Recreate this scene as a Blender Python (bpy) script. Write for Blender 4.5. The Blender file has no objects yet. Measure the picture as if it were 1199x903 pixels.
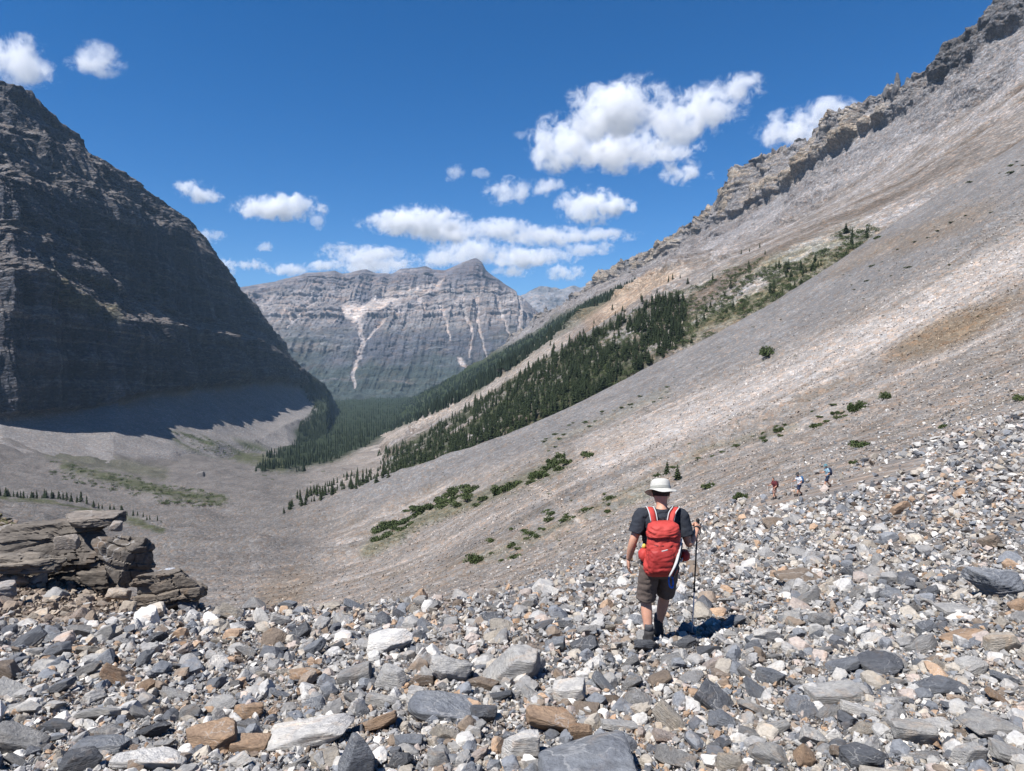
import bpy, bmesh, math, random
import numpy as np
from mathutils import Vector, Matrix, Euler
rad = math.radians
random.seed(7)
RNG = np.random.default_rng(11)
SC = bpy.context.scene
COL = SC.collection
HAZE = 3.4e-5; CLOUDS_ON = True

# ------------------------------------------------------------------ camera maths
F = 800.0; CX = 599.5; CY = 451.5; HOR = 425.0
TH = math.atan((CY - HOR) / F)
cT, sT = math.cos(TH), math.sin(TH)

def P3(px, py, Y):
    """world point seen in direction (px, py) at forward distance Y (camera at the origin)"""
    px = np.asarray(px, float); py = np.asarray(py, float); Y = np.asarray(Y, float)
    x = (px - CX) / F; up = (CY - py) / F
    wy = cT + sT * up; wz = -sT + cT * up
    s = Y / wy
    return np.stack([x * s, Y + 0 * x, wz * s], -1)

def project(p):
    p = np.asarray(p, float)
    yc = p[..., 1] * cT - p[..., 2] * sT
    up = p[..., 1] * sT + p[..., 2] * cT
    yc = np.where(np.abs(yc) < 1e-6, 1e-6, yc)
    return CX + F * p[..., 0] / yc, CY - F * up / yc

# ------------------------------------------------------------------ noise
def _hash(ix, iy, iz, seed):
    h = (ix * 374761393 + iy * 668265263 + iz * 2147483647 + seed * 974634777) & 0xFFFFFFFF
    h = ((h ^ (h >> 13)) * 1274126177) & 0xFFFFFFFF
    h = ((h ^ (h >> 16)) * 2246822519) & 0xFFFFFFFF
    return h ^ (h >> 15)

def noise3(p, seed=0):
    """gradient-like value noise in about -1..1 for points (...,3)"""
    shp = p.shape[:-1]
    q = p.reshape(-1, 3)
    i = np.floor(q).astype(np.int64); f = q - i
    w = f * f * f * (f * (f * 6 - 15) + 10)
    out = np.zeros(len(q))
    for dx in (0, 1):
        wx = w[:, 0] if dx else 1 - w[:, 0]
        for dy in (0, 1):
            wy = w[:, 1] if dy else 1 - w[:, 1]
            for dz in (0, 1):
                wz = w[:, 2] if dz else 1 - w[:, 2]
                h = _hash(i[:, 0] + dx, i[:, 1] + dy, i[:, 2] + dz, seed)
                gx = ((h & 1023) / 511.5 - 1); gy = (((h >> 10) & 1023) / 511.5 - 1); gz = (((h >> 20) & 1023) / 511.5 - 1)
                out += wx * wy * wz * (gx * (f[:, 0] - dx) + gy * (f[:, 1] - dy) + gz * (f[:, 2] - dz))
    return (out * 1.6).reshape(shp)

def fbm(p, oct=4, seed=0, gain=0.5, ridged=False):
    a = 1.0; s = 0; tot = 0
    for k in range(oct):
        n = noise3(p * (2.03 ** k) + 17.3 * k, seed + k)
        if ridged: n = 1 - 2 * np.abs(n)
        s = s + a * n; tot += a; a *= gain
    return s / tot

def sst(a, b, x):
    t = np.clip((x - a) / (b - a), 0, 1)
    return t * t * (3 - 2 * t)

def pdist(px, py, pts):
    """distance to a polyline, and the parameter (0..1) along it"""
    best = np.full(px.shape, 1e9); par = np.zeros(px.shape)
    n = len(pts) - 1
    for k in range(n):
        ax, ay = pts[k]; bx, by = pts[k + 1]
        dx, dy = bx - ax, by - ay; L = dx * dx + dy * dy + 1e-9
        t = np.clip(((px - ax) * dx + (py - ay) * dy) / L, 0, 1)
        d = np.hypot(px - ax - t * dx, py - ay - t * dy)
        m = d < best
        best = np.where(m, d, best); par = np.where(m, (k + t) / n, par)
    return best, par

def inpoly(px, py, pts):
    c = np.zeros(px.shape, bool); n = len(pts); j = n - 1
    for i in range(n):
        xi, yi = pts[i]; xj, yj = pts[j]
        if yi != yj:
            m = ((yi > py) != (yj > py)) & (px < (xj - xi) * (py - yi) / (yj - yi) + xi)
            c ^= m
        j = i
    return c

def pmask(px, py, pts, soft=6.0):
    """soft polygon mask: 1 inside, fades over `soft` across the edge"""
    d, _ = pdist(px, py, list(pts) + [pts[0]])
    d = np.where(inpoly(px, py, pts), d, -d)
    return sst(-soft, soft, d)

def cubic1(xs, ys, x):
    """Hermite interpolation with limited tangents. ys may be (n, ...)"""
    xs = np.asarray(xs, float); ys = np.asarray(ys, float)
    n = len(xs)
    h = np.diff(xs); sh = (slice(None),) + (None,) * (ys.ndim - 1)
    d = np.diff(ys, axis=0) / h[sh]
    m = np.zeros_like(ys)
    m[0] = d[0]; m[-1] = d[-1]
    if n > 2:
        a, b = d[:-1], d[1:]
        w1 = (2 * h[1:] + h[:-1])[sh]; w2 = (h[1:] + 2 * h[:-1])[sh]
        with np.errstate(divide='ignore', invalid='ignore'):
            hm = (w1 + w2) / (w1 / a + w2 / b)
        m[1:-1] = np.where(a * b > 0, hm, 0)
    x = np.clip(np.asarray(x, float), xs[0], xs[-1])
    k = np.clip(np.searchsorted(xs, x) - 1, 0, n - 2)
    hh = h[k]; t = (x - xs[k]) / hh
    s2 = (slice(None),) + (None,) * (ys.ndim - 1)
    t = t[s2]; hh = hh[s2]
    return ((1 + 2 * t) * (1 - t) ** 2) * ys[k] + (t * (1 - t) ** 2) * hh * m[k] + (t * t * (3 - 2 * t)) * ys[k + 1] + (t * t * (t - 1)) * hh * m[k + 1]

# ------------------------------------------------------------------ mesh helpers
def tag(o, label=None, cat=None, group=None, kind=None):
    if label: o['label'] = label
    if cat: o['category'] = cat
    if group: o['group'] = group
    if kind: o['kind'] = kind
    return o

def mesh_np(name, verts, faces, smooth=False, color=None, mat=None):
    """verts (n,3); faces (m,k) array of equal-size faces"""
    me = bpy.data.meshes.new(name)
    verts = np.asarray(verts, np.float32); faces = np.asarray(faces, np.int32)
    m, k = faces.shape
    me.vertices.add(len(verts)); me.vertices.foreach_set('co', verts.ravel())
    me.loops.add(m * k); me.loops.foreach_set('vertex_index', faces.ravel())
    me.polygons.add(m); me.polygons.foreach_set('loop_start', np.arange(0, m * k, k, dtype=np.int32))
    me.update(calc_edges=True)
    me.polygons.foreach_set('use_smooth', np.full(m, bool(smooth)))
    if color is not None:
        c = np.ones((len(verts), 4), np.float32); c[:, :3] = np.clip(color, 0, 1)
        a = me.attributes.new('tint', 'FLOAT_COLOR', 'POINT'); a.data.foreach_set('color', c.ravel())
    if mat: me.materials.append(mat)
    return me

def add(name, me, parent=None, loc=None):
    o = bpy.data.objects.new(name, me); COL.objects.link(o)
    if parent: o.parent = parent
    if loc is not None: o.location = loc
    return o

def grid_faces(nv, nu):
    a = np.arange(nv * nu).reshape(nv, nu)
    return np.stack([a[:-1, :-1], a[:-1, 1:], a[1:, 1:], a[1:, :-1]], -1).reshape(-1, 4)

def grid_normals(P):
    du = np.gradient(P, axis=1); dv = np.gradient(P, axis=0)
    n = np.cross(du, dv); n /= np.linalg.norm(n, axis=-1, keepdims=True) + 1e-9
    return n

def mixc(a, b, t):
    t = np.asarray(t)[..., None]
    return a * (1 - t) + np.asarray(b) * t

# ------------------------------------------------------------------ materials
class NT:
    def __init__(s, mat):
        s.t = mat.node_tree; s.n = s.t.nodes; s.l = s.t.links
    def node(s, typ, **kw):
        n = s.n.new(typ)
        for k, v in kw.items():
            if k == 'ins':
                for a, b in v.items():
                    if hasattr(b, 'is_output') or isinstance(b, bpy.types.NodeSocket): s.l.new(b, n.inputs[a])
                    else: n.inputs[a].default_value = b
            else: setattr(n, k, v)
        return n
    def link(s, a, b): s.l.new(a, b)
    def noise(s, vec, scale, detail=4, rough=0.55, dist=0.0):
        return s.node('ShaderNodeTexNoise', ins={'Vector': vec, 'Scale': scale, 'Detail': detail, 'Roughness': rough, 'Distortion': dist}).outputs['Fac']
    def ramp(s, fac, pts):
        r = s.node('ShaderNodeValToRGB'); s.l.new(fac, r.inputs[0])
        e = r.color_ramp.elements
        while len(e) < len(pts): e.new(0.5)
        for k, (p, c) in enumerate(pts):
            e[k].position = p
            e[k].color = (c, c, c, 1) if not hasattr(c, '__len__') else (*c, 1)
        return r.outputs[0]
    def mul(s, a, b, f=1.0, blend='MULTIPLY'):
        m = s.node('ShaderNodeMix', data_type='RGBA', blend_type=blend)
        m.inputs[0].default_value = f
        for i, v in ((6, a), (7, b)):
            if isinstance(v, bpy.types.NodeSocket): s.l.new(v, m.inputs[i])
            else: m.inputs[i].default_value = (*v, 1)
        return m.outputs[2]
    def math(s, op, a, b=None, clamp=False):
        m = s.node('ShaderNodeMath', operation=op); m.use_clamp = clamp
        for i, v in ((0, a), (1, b)):
            if v is None: continue
            if isinstance(v, bpy.types.NodeSocket): s.l.new(v, m.inputs[i])
            else: m.inputs[i].default_value = v
        return m.outputs[0]
    def map(s, vec, scale=(1, 1, 1), rot=(0, 0, 0)):
        return s.node('ShaderNodeMapping', ins={'Vector': vec, 'Scale': scale, 'Rotation': rot}).outputs[0]

def newmat(name, rough=0.9, spec=0.25):
    m = bpy.data.materials.new(name); m.use_nodes = True
    nt = NT(m); b = nt.n['Principled BSDF']
    b.inputs['Roughness'].default_value = rough
    b.inputs['Specular IOR Level'].default_value = spec
    return m, nt, b

def terrain_mat(name, scales, bump, spk=0.5, mott=0.35, stretch=None):
    """vertex tint x rock mottling x voronoi speckle, with bump at the same scales (metres)"""
    m, nt, b = newmat(name, 0.92, 0.15)
    tc = nt.node('ShaderNodeTexCoord').outputs['Object']
    tint = nt.node('ShaderNodeAttribute', attribute_name='tint').outputs['Color']
    vec = tc if stretch is None else nt.map(tc, stretch)
    big = nt.noise(vec, 1 / scales[-1], 5, 0.6)
    col = nt.mul(tint, nt.ramp(big, [(0.25, 1 - mott), (0.75, 1 + mott * 0.6)]))
    hs = None
    for k, sc in enumerate(scales[:-1]):
        v = nt.node('ShaderNodeTexVoronoi', feature='F1', ins={'Vector': vec, 'Scale': 1 / sc, 'Randomness': 1.0})
        bw = nt.node('ShaderNodeSeparateColor', ins={0: v.outputs['Color']})
        g = nt.ramp(bw.outputs[0], [(0.0, 1 - spk), (0.75, 1.0), (1.0, 1 + spk)])
        col = nt.mul(col, g)
        warm = nt.ramp(bw.outputs[1], [(0.0, (0.95, 1.0, 1.06)), (0.6, (1, 1, 1)), (0.85, (1.12, 1.0, 0.9)), (1.0, (1.2, 0.98, 0.82))])
        col = nt.mul(col, warm, 0.6)
        inv = nt.math('SUBTRACT', 1.0, v.outputs['Distance'])
        h = nt.math('MULTIPLY', inv, sc * 0.5)
        h = nt.math('ADD', h, nt.math('MULTIPLY', bw.outputs[2], sc * 0.35))
        hs = h if hs is None else nt.math('ADD', hs, h)
    hs = nt.math('ADD', hs, nt.math('MULTIPLY', nt.noise(vec, 0.5 / scales[0], 8, 0.65), scales[0] * 0.8)) if hs is not None else nt.math('MULTIPLY', nt.noise(vec, 1 / scales[0], 8, 0.65), scales[0])
    bp = nt.node('ShaderNodeBump', ins={'Strength': bump, 'Distance': 1.0, 'Height': hs})
    nt.link(bp.outputs[0], b.inputs['Normal'])
    nt.link(col, b.inputs['Base Color'])
    return m

def ico(sub):
    bm = bmesh.new(); bmesh.ops.create_icosphere(bm, subdivisions=sub, radius=1.0)
    v = np.array([p.co[:] for p in bm.verts]); f = np.array([[q.index for q in p.verts] for p in bm.faces]); bm.free()
    return v, f
# ================================================================== GROUND SHEET
GT = {
 -700: [(2.5,1110),(4.05,905),(7.2,760),(14,600),(22,530),(60,570),(100,570),(200,545),(400,500),(600,430),(1500,400),(4000,420),(7000,424)],
 -300: [(2.5,1110),(4.05,910),(7.2,770),(9,735),(11,705),(14,655),(18,605),(22,590),(35,625),(60,650),(100,640),(200,605),(400,560),(600,505),(800,450),(1500,430),(4000,430),(7000,430)],
 0: [(2.5,1108),(4.05,909),(5.5,826),(7.2,770),(9,740),(11,716),(12.5,692),(14,662),(16,630),(18,608),(20,602),(24,615),(35,655),(60,680),(100,672),(150,655),(200,640),(300,618),(400,600),(500,582),(600,563),(800,522),(1000,495),(1500,480),(4000,450),(7000,450)],
 150: [(2.5,1107),(4.05,909),(5.5,826),(7.2,768),(9,738),(11,719),(12.5,710),(14,700),(16,700),(19,722),(25,765),(35,785),(60,772),(100,745),(150,712),(200,684),(300,645),(400,616),(500,597),(600,580),(800,551),(1000,528),(1200,512),(1500,495),(2500,470),(4000,460),(7000,460)],
 300: [(2.5,1106),(4.05,908),(5.5,825),(7.2,766),(9,738),(11,720),(12.5,715),(15,735),(20,770),(30,790),(60,775),(100,747),(150,712),(200,684),(300,642),(400,612),(500,592),(600,580),(800,562),(1000,549),(1500,523),(2500,492),(4000,468),(7000,464)],
 450: [(2.5,1105),(4.05,905),(5.5,820),(7.2,762),(9,732),(11,714),(12.5,708),(15,722),(20,745),(30,755),(60,738),(100,712),(150,680),(200,652),(300,603),(400,568),(440,574),(600,562),(800,545),(1000,528),(1500,506),(2500,483),(4000,465),(7000,463)],
 600: [(2.5,1105),(4.05,903),(5.5,817),(7.2,756),(9,722),(11,703),(12.5,698),(15,704),(20,712),(30,710),(60,690),(100,655),(150,610),(200,577),(300,532),(400,511),(440,522),(600,520),(1000,500),(1500,490),(2500,475),(4000,463),(7000,462)],
 750: [(2.5,1100),(4.05,900),(5.5,812),(7.2,754),(9,716),(11,694),(13,684),(16,681),(22,682),(35,670),(60,640),(100,590),(150,541),(200,507),(300,461),(400,438),(440,446),(600,460),(1000,470),(2500,470),(4000,462),(7000,462)],
 900: [(2.5,1090),(4.05,893),(5.5,800),(7.2,735),(9,697),(11,668),(14,642),(20,616),(30,600),(45,586),(56,577),(80,553),(110,517),(150,474),(200,433),(300,386),(400,360),(440,368),(600,400),(1000,440),(2500,460),(7000,462)],
 1050: [(2.5,1080),(4.05,885),(5.5,790),(7.2,718),(11,645),(14,612),(20,582),(30,560),(45,544),(56,534),(80,497),(110,447),(150,393),(200,346),(300,290),(400,263),(440,271),(600,340),(1000,420),(2500,460),(7000,462)],
 1199: [(2.5,1070),(4.05,878),(5.5,778),(7.2,700),(11,620),(14,582),(20,545),(30,522),(45,504),(56,490),(80,438),(110,375),(150,303),(200,250),(300,193),(400,166),(440,175),(600,290),(1000,400),(2500,460),(7000,462)],
 1500: [(2.5,1050),(4.05,860),(7.2,665),(11,565),(14,515),(20,460),(30,420),(56,370),(80,300),(110,215),(150,130),(200,60),(300,-5),(400,-35),(440,-25),(600,150),(1000,350),(2500,440),(7000,462)],
 1900: [(2.5,1030),(4.05,840),(7.2,620),(14,430),(30,310),(56,225),(110,60),(200,-90),(400,-180),(440,-170),(600,20),(1000,300),(2500,440),(7000,462)],
}
_cp = np.array(sorted(GT)); _LY = np.linspace(math.log(2.5), math.log(7000), 420)
_tab = np.stack([cubic1([math.log(a) for a, b in GT[c]], np.array([b for a, b in GT[c]], float), _LY) for c in _cp])  # (ncol, nY)
_cf = np.linspace(_cp[0], _cp[-1], 521)
# Catmull-Rom-like smoothing over the columns
_tabf = cubic1(_cp, _tab, _cf)
_k = np.exp(-0.5 * (np.arange(-12, 13) / 5.0) ** 2); _k /= _k.sum()
_pad = np.concatenate([np.repeat(_tabf[:1], 12, 0), _tabf, np.repeat(_tabf[-1:], 12, 0)])
_tabf = sum(_k[i] * _pad[i:i + len(_tabf)] for i in range(25))

def table_py(c, Y):
    a = (np.clip(c, _cf[0], _cf[-1]) - _cf[0]) / (_cf[1] - _cf[0]); b = (np.log(np.clip(Y, 2.5, 7000)) - _LY[0]) / (_LY[1] - _LY[0])
    i = np.clip(a.astype(int), 0, len(_cf) - 2); j = np.clip(b.astype(int), 0, len(_LY) - 2)
    fa = a - i; fb = b - j
    return (_tabf[i, j] * (1 - fa) * (1 - fb) + _tabf[i + 1, j] * fa * (1 - fb) + _tabf[i, j + 1] * (1 - fa) * fb + _tabf[i + 1, j + 1] * fa * fb)

def ground_disp(P, Y):
    """relief in metres added to the smooth ground"""
    x, y = P[..., 0], P[..., 1]
    A = np.stack([x * 0.45, y * 0.45, 0 * x], -1)
    near = fbm(A, 3, 5) * 0.10 * sst(30, 14, Y)
    S = np.stack([x * 0.018, y * 0.10, 0 * x], -1)
    streak = fbm(S, 4, 9) * 1.5 * sst(40, 130, Y) * sst(900, 500, Y)
    S2 = np.stack([x * 0.09, y * 0.35, 0 * x], -1)
    streak = streak + fbm(S2, 3, 29) * 0.45 * sst(25, 70, Y) * sst(600, 300, Y)
    B = np.stack([x * 0.012, y * 0.012, 0 * x], -1)
    far = fbm(B, 5, 14) * 9.0 * sst(420, 700, Y)
    mid = fbm(B * 6, 4, 3) * 0.9 * sst(60, 150, Y)
    hum = fbm(np.stack([x * 0.010, y * 0.022, 0 * x], -1), 4, 66, .55, True) * 8.0 * sst(140, 260, Y) * sst(40, -60, x)
    run_ = fbm(np.stack([x * 0.006, y * 0.055, 0 * x], -1), 3, 67, .5, True) * 2.5 * sst(60, 140, Y) * sst(430, 380, Y) * sst(-60, 40, x)
    return near + streak + far + mid + hum + run_

def ground_at(x, y):
    """ground height at world (x, y), y >= 2.5"""
    x = np.asarray(x, float); y = np.asarray(y, float)
    z = -1.65 - 0.19 * y
    for _ in range(4):
        yc = y * cT - z * sT
        c = CX + F * x / yc
        z = P3(c, table_py(c, y), y)[..., 2]
    P = np.stack([x, y, z], -1)
    return z + ground_disp(P, y)

NU, NV = 900, 820
_c = np.linspace(-560, 1820, NU)
_c = CX + 10 + (np.sign(_c - 610)) * np.abs(_c - 610)     # columns
_Yv = np.exp(np.concatenate([np.linspace(math.log(2.5), math.log(440), 560, endpoint=False), np.linspace(math.log(440), math.log(7000), NV - 560)]))
Cg, Yg = np.meshgrid(_c, _Yv)
PYg = table_py(Cg, Yg)
PG = P3(Cg, PYg, Yg)
PG[..., 2] += ground_disp(PG, Yg)
gpx, gpy = project(PG)

def ground_colour(P, px, py, Y):
    x, y = P[..., 0], P[..., 1]
    base = np.zeros(P.shape) + np.array([0.238, 0.219, 0.199])
    st = fbm(np.stack([x * 0.012 + y * 0.004, y * 0.09, 0 * x], -1), 4, 41)       # bands along the fall line
    st2 = fbm(np.stack([x * 0.05, y * 0.3, 0 * x], -1), 3, 77)
    base = mixc(base, (0.33, 0.305, 0.28), sst(0.05, 0.35, st) * sst(70, 130, Y))
    base = mixc(base, (0.165, 0.158, 0.15), sst(-0.05, -0.4, st) * sst(70, 130, Y) * 0.8)
    base = mixc(base, (0.15, 0.128, 0.10), sst(0.05, 0.35, st2) * 0.55 * sst(40, 80, Y))
    crest = [(1199,165),(1050,262),(900,360),(750,437),(600,510),(450,567),(330,615)]
    d, t = pdist(px, py, crest)
    s1 = sst(350, 440, px) * (Y < 430)
    # blue-grey fine scree strip under the crest, wider to the right
    w = 14 + 95 * (1 - t) ** 1.3
    base = mixc(base, (0.19, 0.187, 0.184), sst(w, w * 0.45, d) * s1 * 0.9)
    # pale pink streak
    d2, _ = pdist(px, py, [(1240,275),(1100,352),(960,425),(840,478),(700,530)])
    base = mixc(base, (0.42, 0.39, 0.362), sst(34, 6, d2 + 14 * st2) * 0.75 * (Y > 60))
    # ochre lenses
    for (cx, cy, a, b, ang, s) in ((1105, 393, 78, 22, -22, .8), (1150, 372, 70, 16, -26, .5), (1100, 268, 90, 16, -24, .45), (335, 690, 44, 26, -25, .55), (1010, 300, 60, 10, -30, .35), (715,520,60,12,-20,.3)):
        ca, sa = math.cos(rad(ang)), math.sin(rad(ang))
        u = ((px - cx) * ca + (py - cy) * sa) / a; v = (-(px - cx) * sa + (py - cy) * ca) / b
        base = mixc(base, (0.20, 0.155, 0.105), sst(1.15, 0.5, np.hypot(u, v) + 0.4 * st2) * s * (Y > 60))
    # olive ground cover around the shrub bands
    for pts, wd, s in (([(430,645),(500,605),(560,585),(655,545)], 16, .6), ([(560,655),(620,630),(700,600),(760,578)], 12, .4), ([(690,600),(830,525),(930,500)], 10, .35), ([(640,520),(780,460)], 12, .25)):
        dd, _ = pdist(px, py, pts)
        base = mixc(base, (0.10, 0.105, 0.05), sst(wd, wd * .2, dd + 9 * np.abs(st2) * 2) * s * (Y > 60) * (Y < 430))
    # trail across the slope
    dd, _ = pdist(px, py, [(618,566),(648,585),(672,604),(684,620),(690,632)])
    base = mixc(base, (0.33, 0.29, 0.25), sst(5, 2, dd) * (Y > 60) * (Y < 430) * .7)
    dd, _ = pdist(px, py, [(1060,552),(1000,562),(960,573),(900,588),(850,612)])
    base = mixc(base, (0.27, 0.235, 0.2), sst(12, 4, dd) * (Y > 35) * (Y < 430) * .7)
    # foreground soil between the rocks, brown mound on the left
    nb = fbm(P * 0.8, 3, 21)
    base = mixc(base, np.array([0.20, 0.185, 0.17]), sst(45, 20, Y) * 0.8)
    md = pmask(px, py, [(-700,560),(60,590),(190,600),(250,700),(200,712),(60,728),(-60,735),(-700,740)], 14) * (Y < 40)
    base = mixc(base, (0.20, 0.155, 0.115), md * 0.85)
    top = pmask(px, py, [(-700,500),(180,585),(190,612),(60,622),(-700,640)], 6) * (Y < 40) * sst(-0.2, 0.2, nb)
    base = mixc(base, (0.17, 0.15, 0.06), top * 0.8)
    base = mixc(base, np.array([0.135, 0.130, 0.125]), sst(130, 260, Y) * sst(430, 330, px) * .85)  # left valley floor darkened, partly cloud shadow painted into the ground colour
    # valley beyond: pale scree floor, forest floor, green patches
    nf = fbm(P * 0.02, 4, 51); nf2 = fbm(P * 0.06, 3, 52)
    fl = Y > 440
    vf = pmask(px + 9 * nf2, py + 7 * nf, VALLEY_FOREST, 6) * fl
    base = mixc(base, (0.024, 0.036, 0.017), vf)
    for pts, wd, s in (([(75,545),(140,562),(200,578),(262,585)], 10, .85), ([(60,530),(140,545),(190,555)], 14, .5), ([(195,505),(250,525),(330,545)], 13, .9),
                       ([(0,583),(60,588),(150,607),(190,620)], 6, .9), ([(120,602),(190,622)], 6, .7), ([(230,512),(290,522)], 8, .5)):
        dd, _ = pdist(px, py, pts)
        base = mixc(base, (0.065, 0.075, 0.035), sst(wd, wd * .3, dd + 14 * np.abs(nf2)) * s * (Y > 250))
    return base * (1 + 0.18 * nf2[..., None] * (Y > 250)[..., None])

VALLEY_FOREST = [(305,553),(318,533),(345,515),(362,492),(366,462),(395,452),(420,458),(500,460),(560,445),(640,420),(640,455),(560,480),(480,500),(430,522),(400,538),(350,550)]
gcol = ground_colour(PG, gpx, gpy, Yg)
M_ground = terrain_mat('scree_ground_mat', [0.12, 0.40, 1.3, 14.0], 0.6, 0.22, 0.22)
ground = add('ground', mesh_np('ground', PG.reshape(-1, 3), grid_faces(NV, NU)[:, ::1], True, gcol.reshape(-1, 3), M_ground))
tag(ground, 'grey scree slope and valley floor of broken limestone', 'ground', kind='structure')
# ground behind and beside the camera, joined a little under the sheet
_x, _y = np.meshgrid(np.linspace(-40, 40, 81), np.linspace(-40, 2.9, 44))
_z = -1.65 - 0.19 * _y - 0.02 + fbm(np.stack([_x * .4, _y * .4, 0 * _x], -1), 3, 5) * 0.05 * sst(2.5, 0, _y)
_z = np.where(_y > 2.4, _z - 0.1, _z)
nr = np.stack([_x, _y, _z], -1)
tag(add('ground', mesh_np('ground_behind', nr.reshape(-1, 3), grid_faces(44, 81), True, np.full((44 * 81, 3), 0.22), M_ground)), 'grey scree underfoot behind the viewpoint', 'ground', kind='structure')

# ================================================================== MOUNTAINS
def loft(rows_px, rows, nu, vseg, u0, u1):
    """rows: list of (px-list, py-list, Y-list) sampled on the same px columns; vseg: grid rows in each interval"""
    u = np.linspace(u0, u1, nu)
    R = []
    for (a, b, c) in rows:
        R.append(np.stack([np.interp(u, a, b), np.interp(u, *c)], -1) if isinstance(c, tuple) else np.stack([np.interp(u, a, b), np.interp(u, a, c)], -1))
    R = np.stack(R)                         # (nr, nu, 2)
    out = []
    for k in range(len(rows) - 1):
        t = np.linspace(0, 1, vseg[k], endpoint=(k == len(rows) - 2))[:, None, None]
        out.append(R[k] * (1 - t) + R[k + 1] * t)
    G = np.concatenate(out)
    G = smooth_u(G, 2.0)
    return P3(np.broadcast_to(u, G.shape[:2]), G[..., 0], G[..., 1])

def smooth_u(G, s):
    r = int(3 * s); k = np.exp(-0.5 * (np.arange(-r, r + 1) / s) ** 2); k /= k.sum()
    p = np.concatenate([np.repeat(G[:, :1], r, 1), G, np.repeat(G[:, -1:], r, 1)], 1)
    return sum(k[i] * p[:, i:i + G.shape[1]] for i in range(2 * r + 1))

# ---- left wall
LYb = ([-400, -300, 0, 130, 200, 250, 300, 335, 372, 402], [700, 740, 900, 1120, 1330, 1520, 1780, 2050, 2450, 2900])
ridge = ([-400, -300, -120, 0, 20, 37, 77, 100, 133, 160, 180, 207, 227, 243, 263, 283, 306, 322, 333, 349, 372, 402],
         [-90, -40, 55, 105, 112, 127, 157, 183, 203, 223, 243, 257, 277, 303, 333, 353, 380, 399, 423, 438, 452, 470])
def LR(off, px, py): return (px, py, (LYb[0], [v * (1 + off) for v in LYb[1]]))
Lrows = [
 LR(-.38, [-400, 0, 130, 200, 300, 402], [650, 610, 600, 585, 560, 500]),
 LR(-.25, [-400, 0, 100, 200, 300, 350, 402], [560, 552, 545, 530, 515, 490, 476]),
 LR(0.0, [-400, 0, 100, 170, 250, 320, 372, 402], [500, 490, 480, 462, 455, 447, 457, 471]),
 LR(.03, [-400, -300, 0, 50, 100, 130, 200, 300, 333, 372, 402], [300, 300, 318, 326, 356, 378, 384, 402, 428, 455, 470.6]),
 LR(.10, [-400, -300, 0, 50, 100, 130, 200, 300, 333, 372, 402], [285, 285, 303, 312, 335, 364, 378, 398, 426, 454, 470.5]),
 LR(.12, [-400, -300, 0, 40, 80, 110, 130, 200, 300, 333, 372, 402], [250, 255, 273, 286, 305, 325, 352, 372, 395, 425.5, 453.6, 470.4]),
 LR(.19, [-400, -300, 0, 40, 80, 110, 130, 200, 300, 333, 372, 402], [240, 246, 262, 271, 296, 318, 345, 368, 392, 425, 453.4, 470.3]),
 LR(.215, [-400, -300, 0, 60, 100, 140, 180, 207, 227, 243, 283, 306, 333, 372, 402], [150, 170, 212, 222, 232, 248, 264, 273, 292, 315, 360, 385, 424, 453, 470.2]),
 LR(.285, [-400, -300, 0, 60, 100, 140, 180, 207, 227, 243, 283, 306, 333, 372, 402], [120, 140, 190, 203, 214, 235, 254, 264, 283, 308, 356, 382, 423.5, 452.5, 470.1]),
 LR(.31, [-400, -300, 0, 37, 77, 100, 133, 160, 180, 207, 227, 243, 283, 306, 333, 372, 402], [20, 60, 160, 168, 180, 196, 212, 230, 247, 260, 279, 305, 354, 381, 423.2, 452.2, 470]),
 LR(.38, [-400, -300, 0, 37, 77, 100, 133, 160, 180, 207, 227, 243, 283, 306, 333, 372, 402], [0, 40, 148, 160, 175, 192, 209, 228, 245, 258.5, 278, 304, 353.5, 380.5, 423.1, 452.1, 470]),
 LR(.44, *ridge),
 LR(.56, [a for a in ridge[0]], [b + 30 for b in ridge[1]]),
]
nuL = 950
PL = loft(None, Lrows, nuL, [20, 60, 130, 30, 30, 26, 90, 30, 45, 16, 40, 10], -400, 402)
def rock_relief(P, amp, seed, flute=1.0, strata=1.0, fl=0.02):
    n = grid_normals(P)
    x, y, z = P[..., 0], P[..., 1], P[..., 2]
    warp = fbm(P * fl * 0.35, 3, seed + 3)[..., None] * 22
    Q = P + warp
    flt = fbm(np.stack([Q[..., 0] * fl, Q[..., 1] * fl, Q[..., 2] * fl * 0.16], -1), 5, seed, 0.55, True)
    gen = fbm(P * fl * 0.8, 6, seed + 7, 0.55)
    zz = z + 10 * noise3(P * 0.006, seed + 9) + 0.06 * y
    stq = fbm(np.stack([x * 0.002, y * 0.002, zz * 0.09 * fl / 0.02], -1), 4, seed + 5, 0.6)
    return n, flt, gen, stq, zz
n, flt, gen, stq, zz = rock_relief(PL, 1, 100)
lpx, lpy = project(PL)
_clb = np.interp(lpx, Lrows[2][0], Lrows[2][1])
cliffness = sst(6, -8, lpy - _clb)                     # 1 above the talus
talus = 1 - cliffness
Q_ = PL + (fbm(PL * .006, 3, 190)[..., None] * 14)
g2 = fbm(np.stack([PL[..., 1] * 0.012, PL[..., 2] * 0.002, 0 * lpx], -1), 4, 140, .5, True)   # gullies running down the talus
bigf = fbm(np.stack([PL[..., 0] * .006, PL[..., 1] * .006, PL[..., 2] * .0012], -1), 3, 181, .5, True)
stairs = noise3(np.stack([PL[..., 1] * .0015, 0 * lpx, zz * .035], -1), 183)
vert = fbm(np.stack([Q_[..., 0] * .022, Q_[..., 1] * .022, Q_[..., 2] * .0022], -1), 5, 185, .6, True)
low_t = sst(-4, 4, lpy - np.interp(lpx, Lrows[4][0], Lrows[4][1]))
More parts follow.
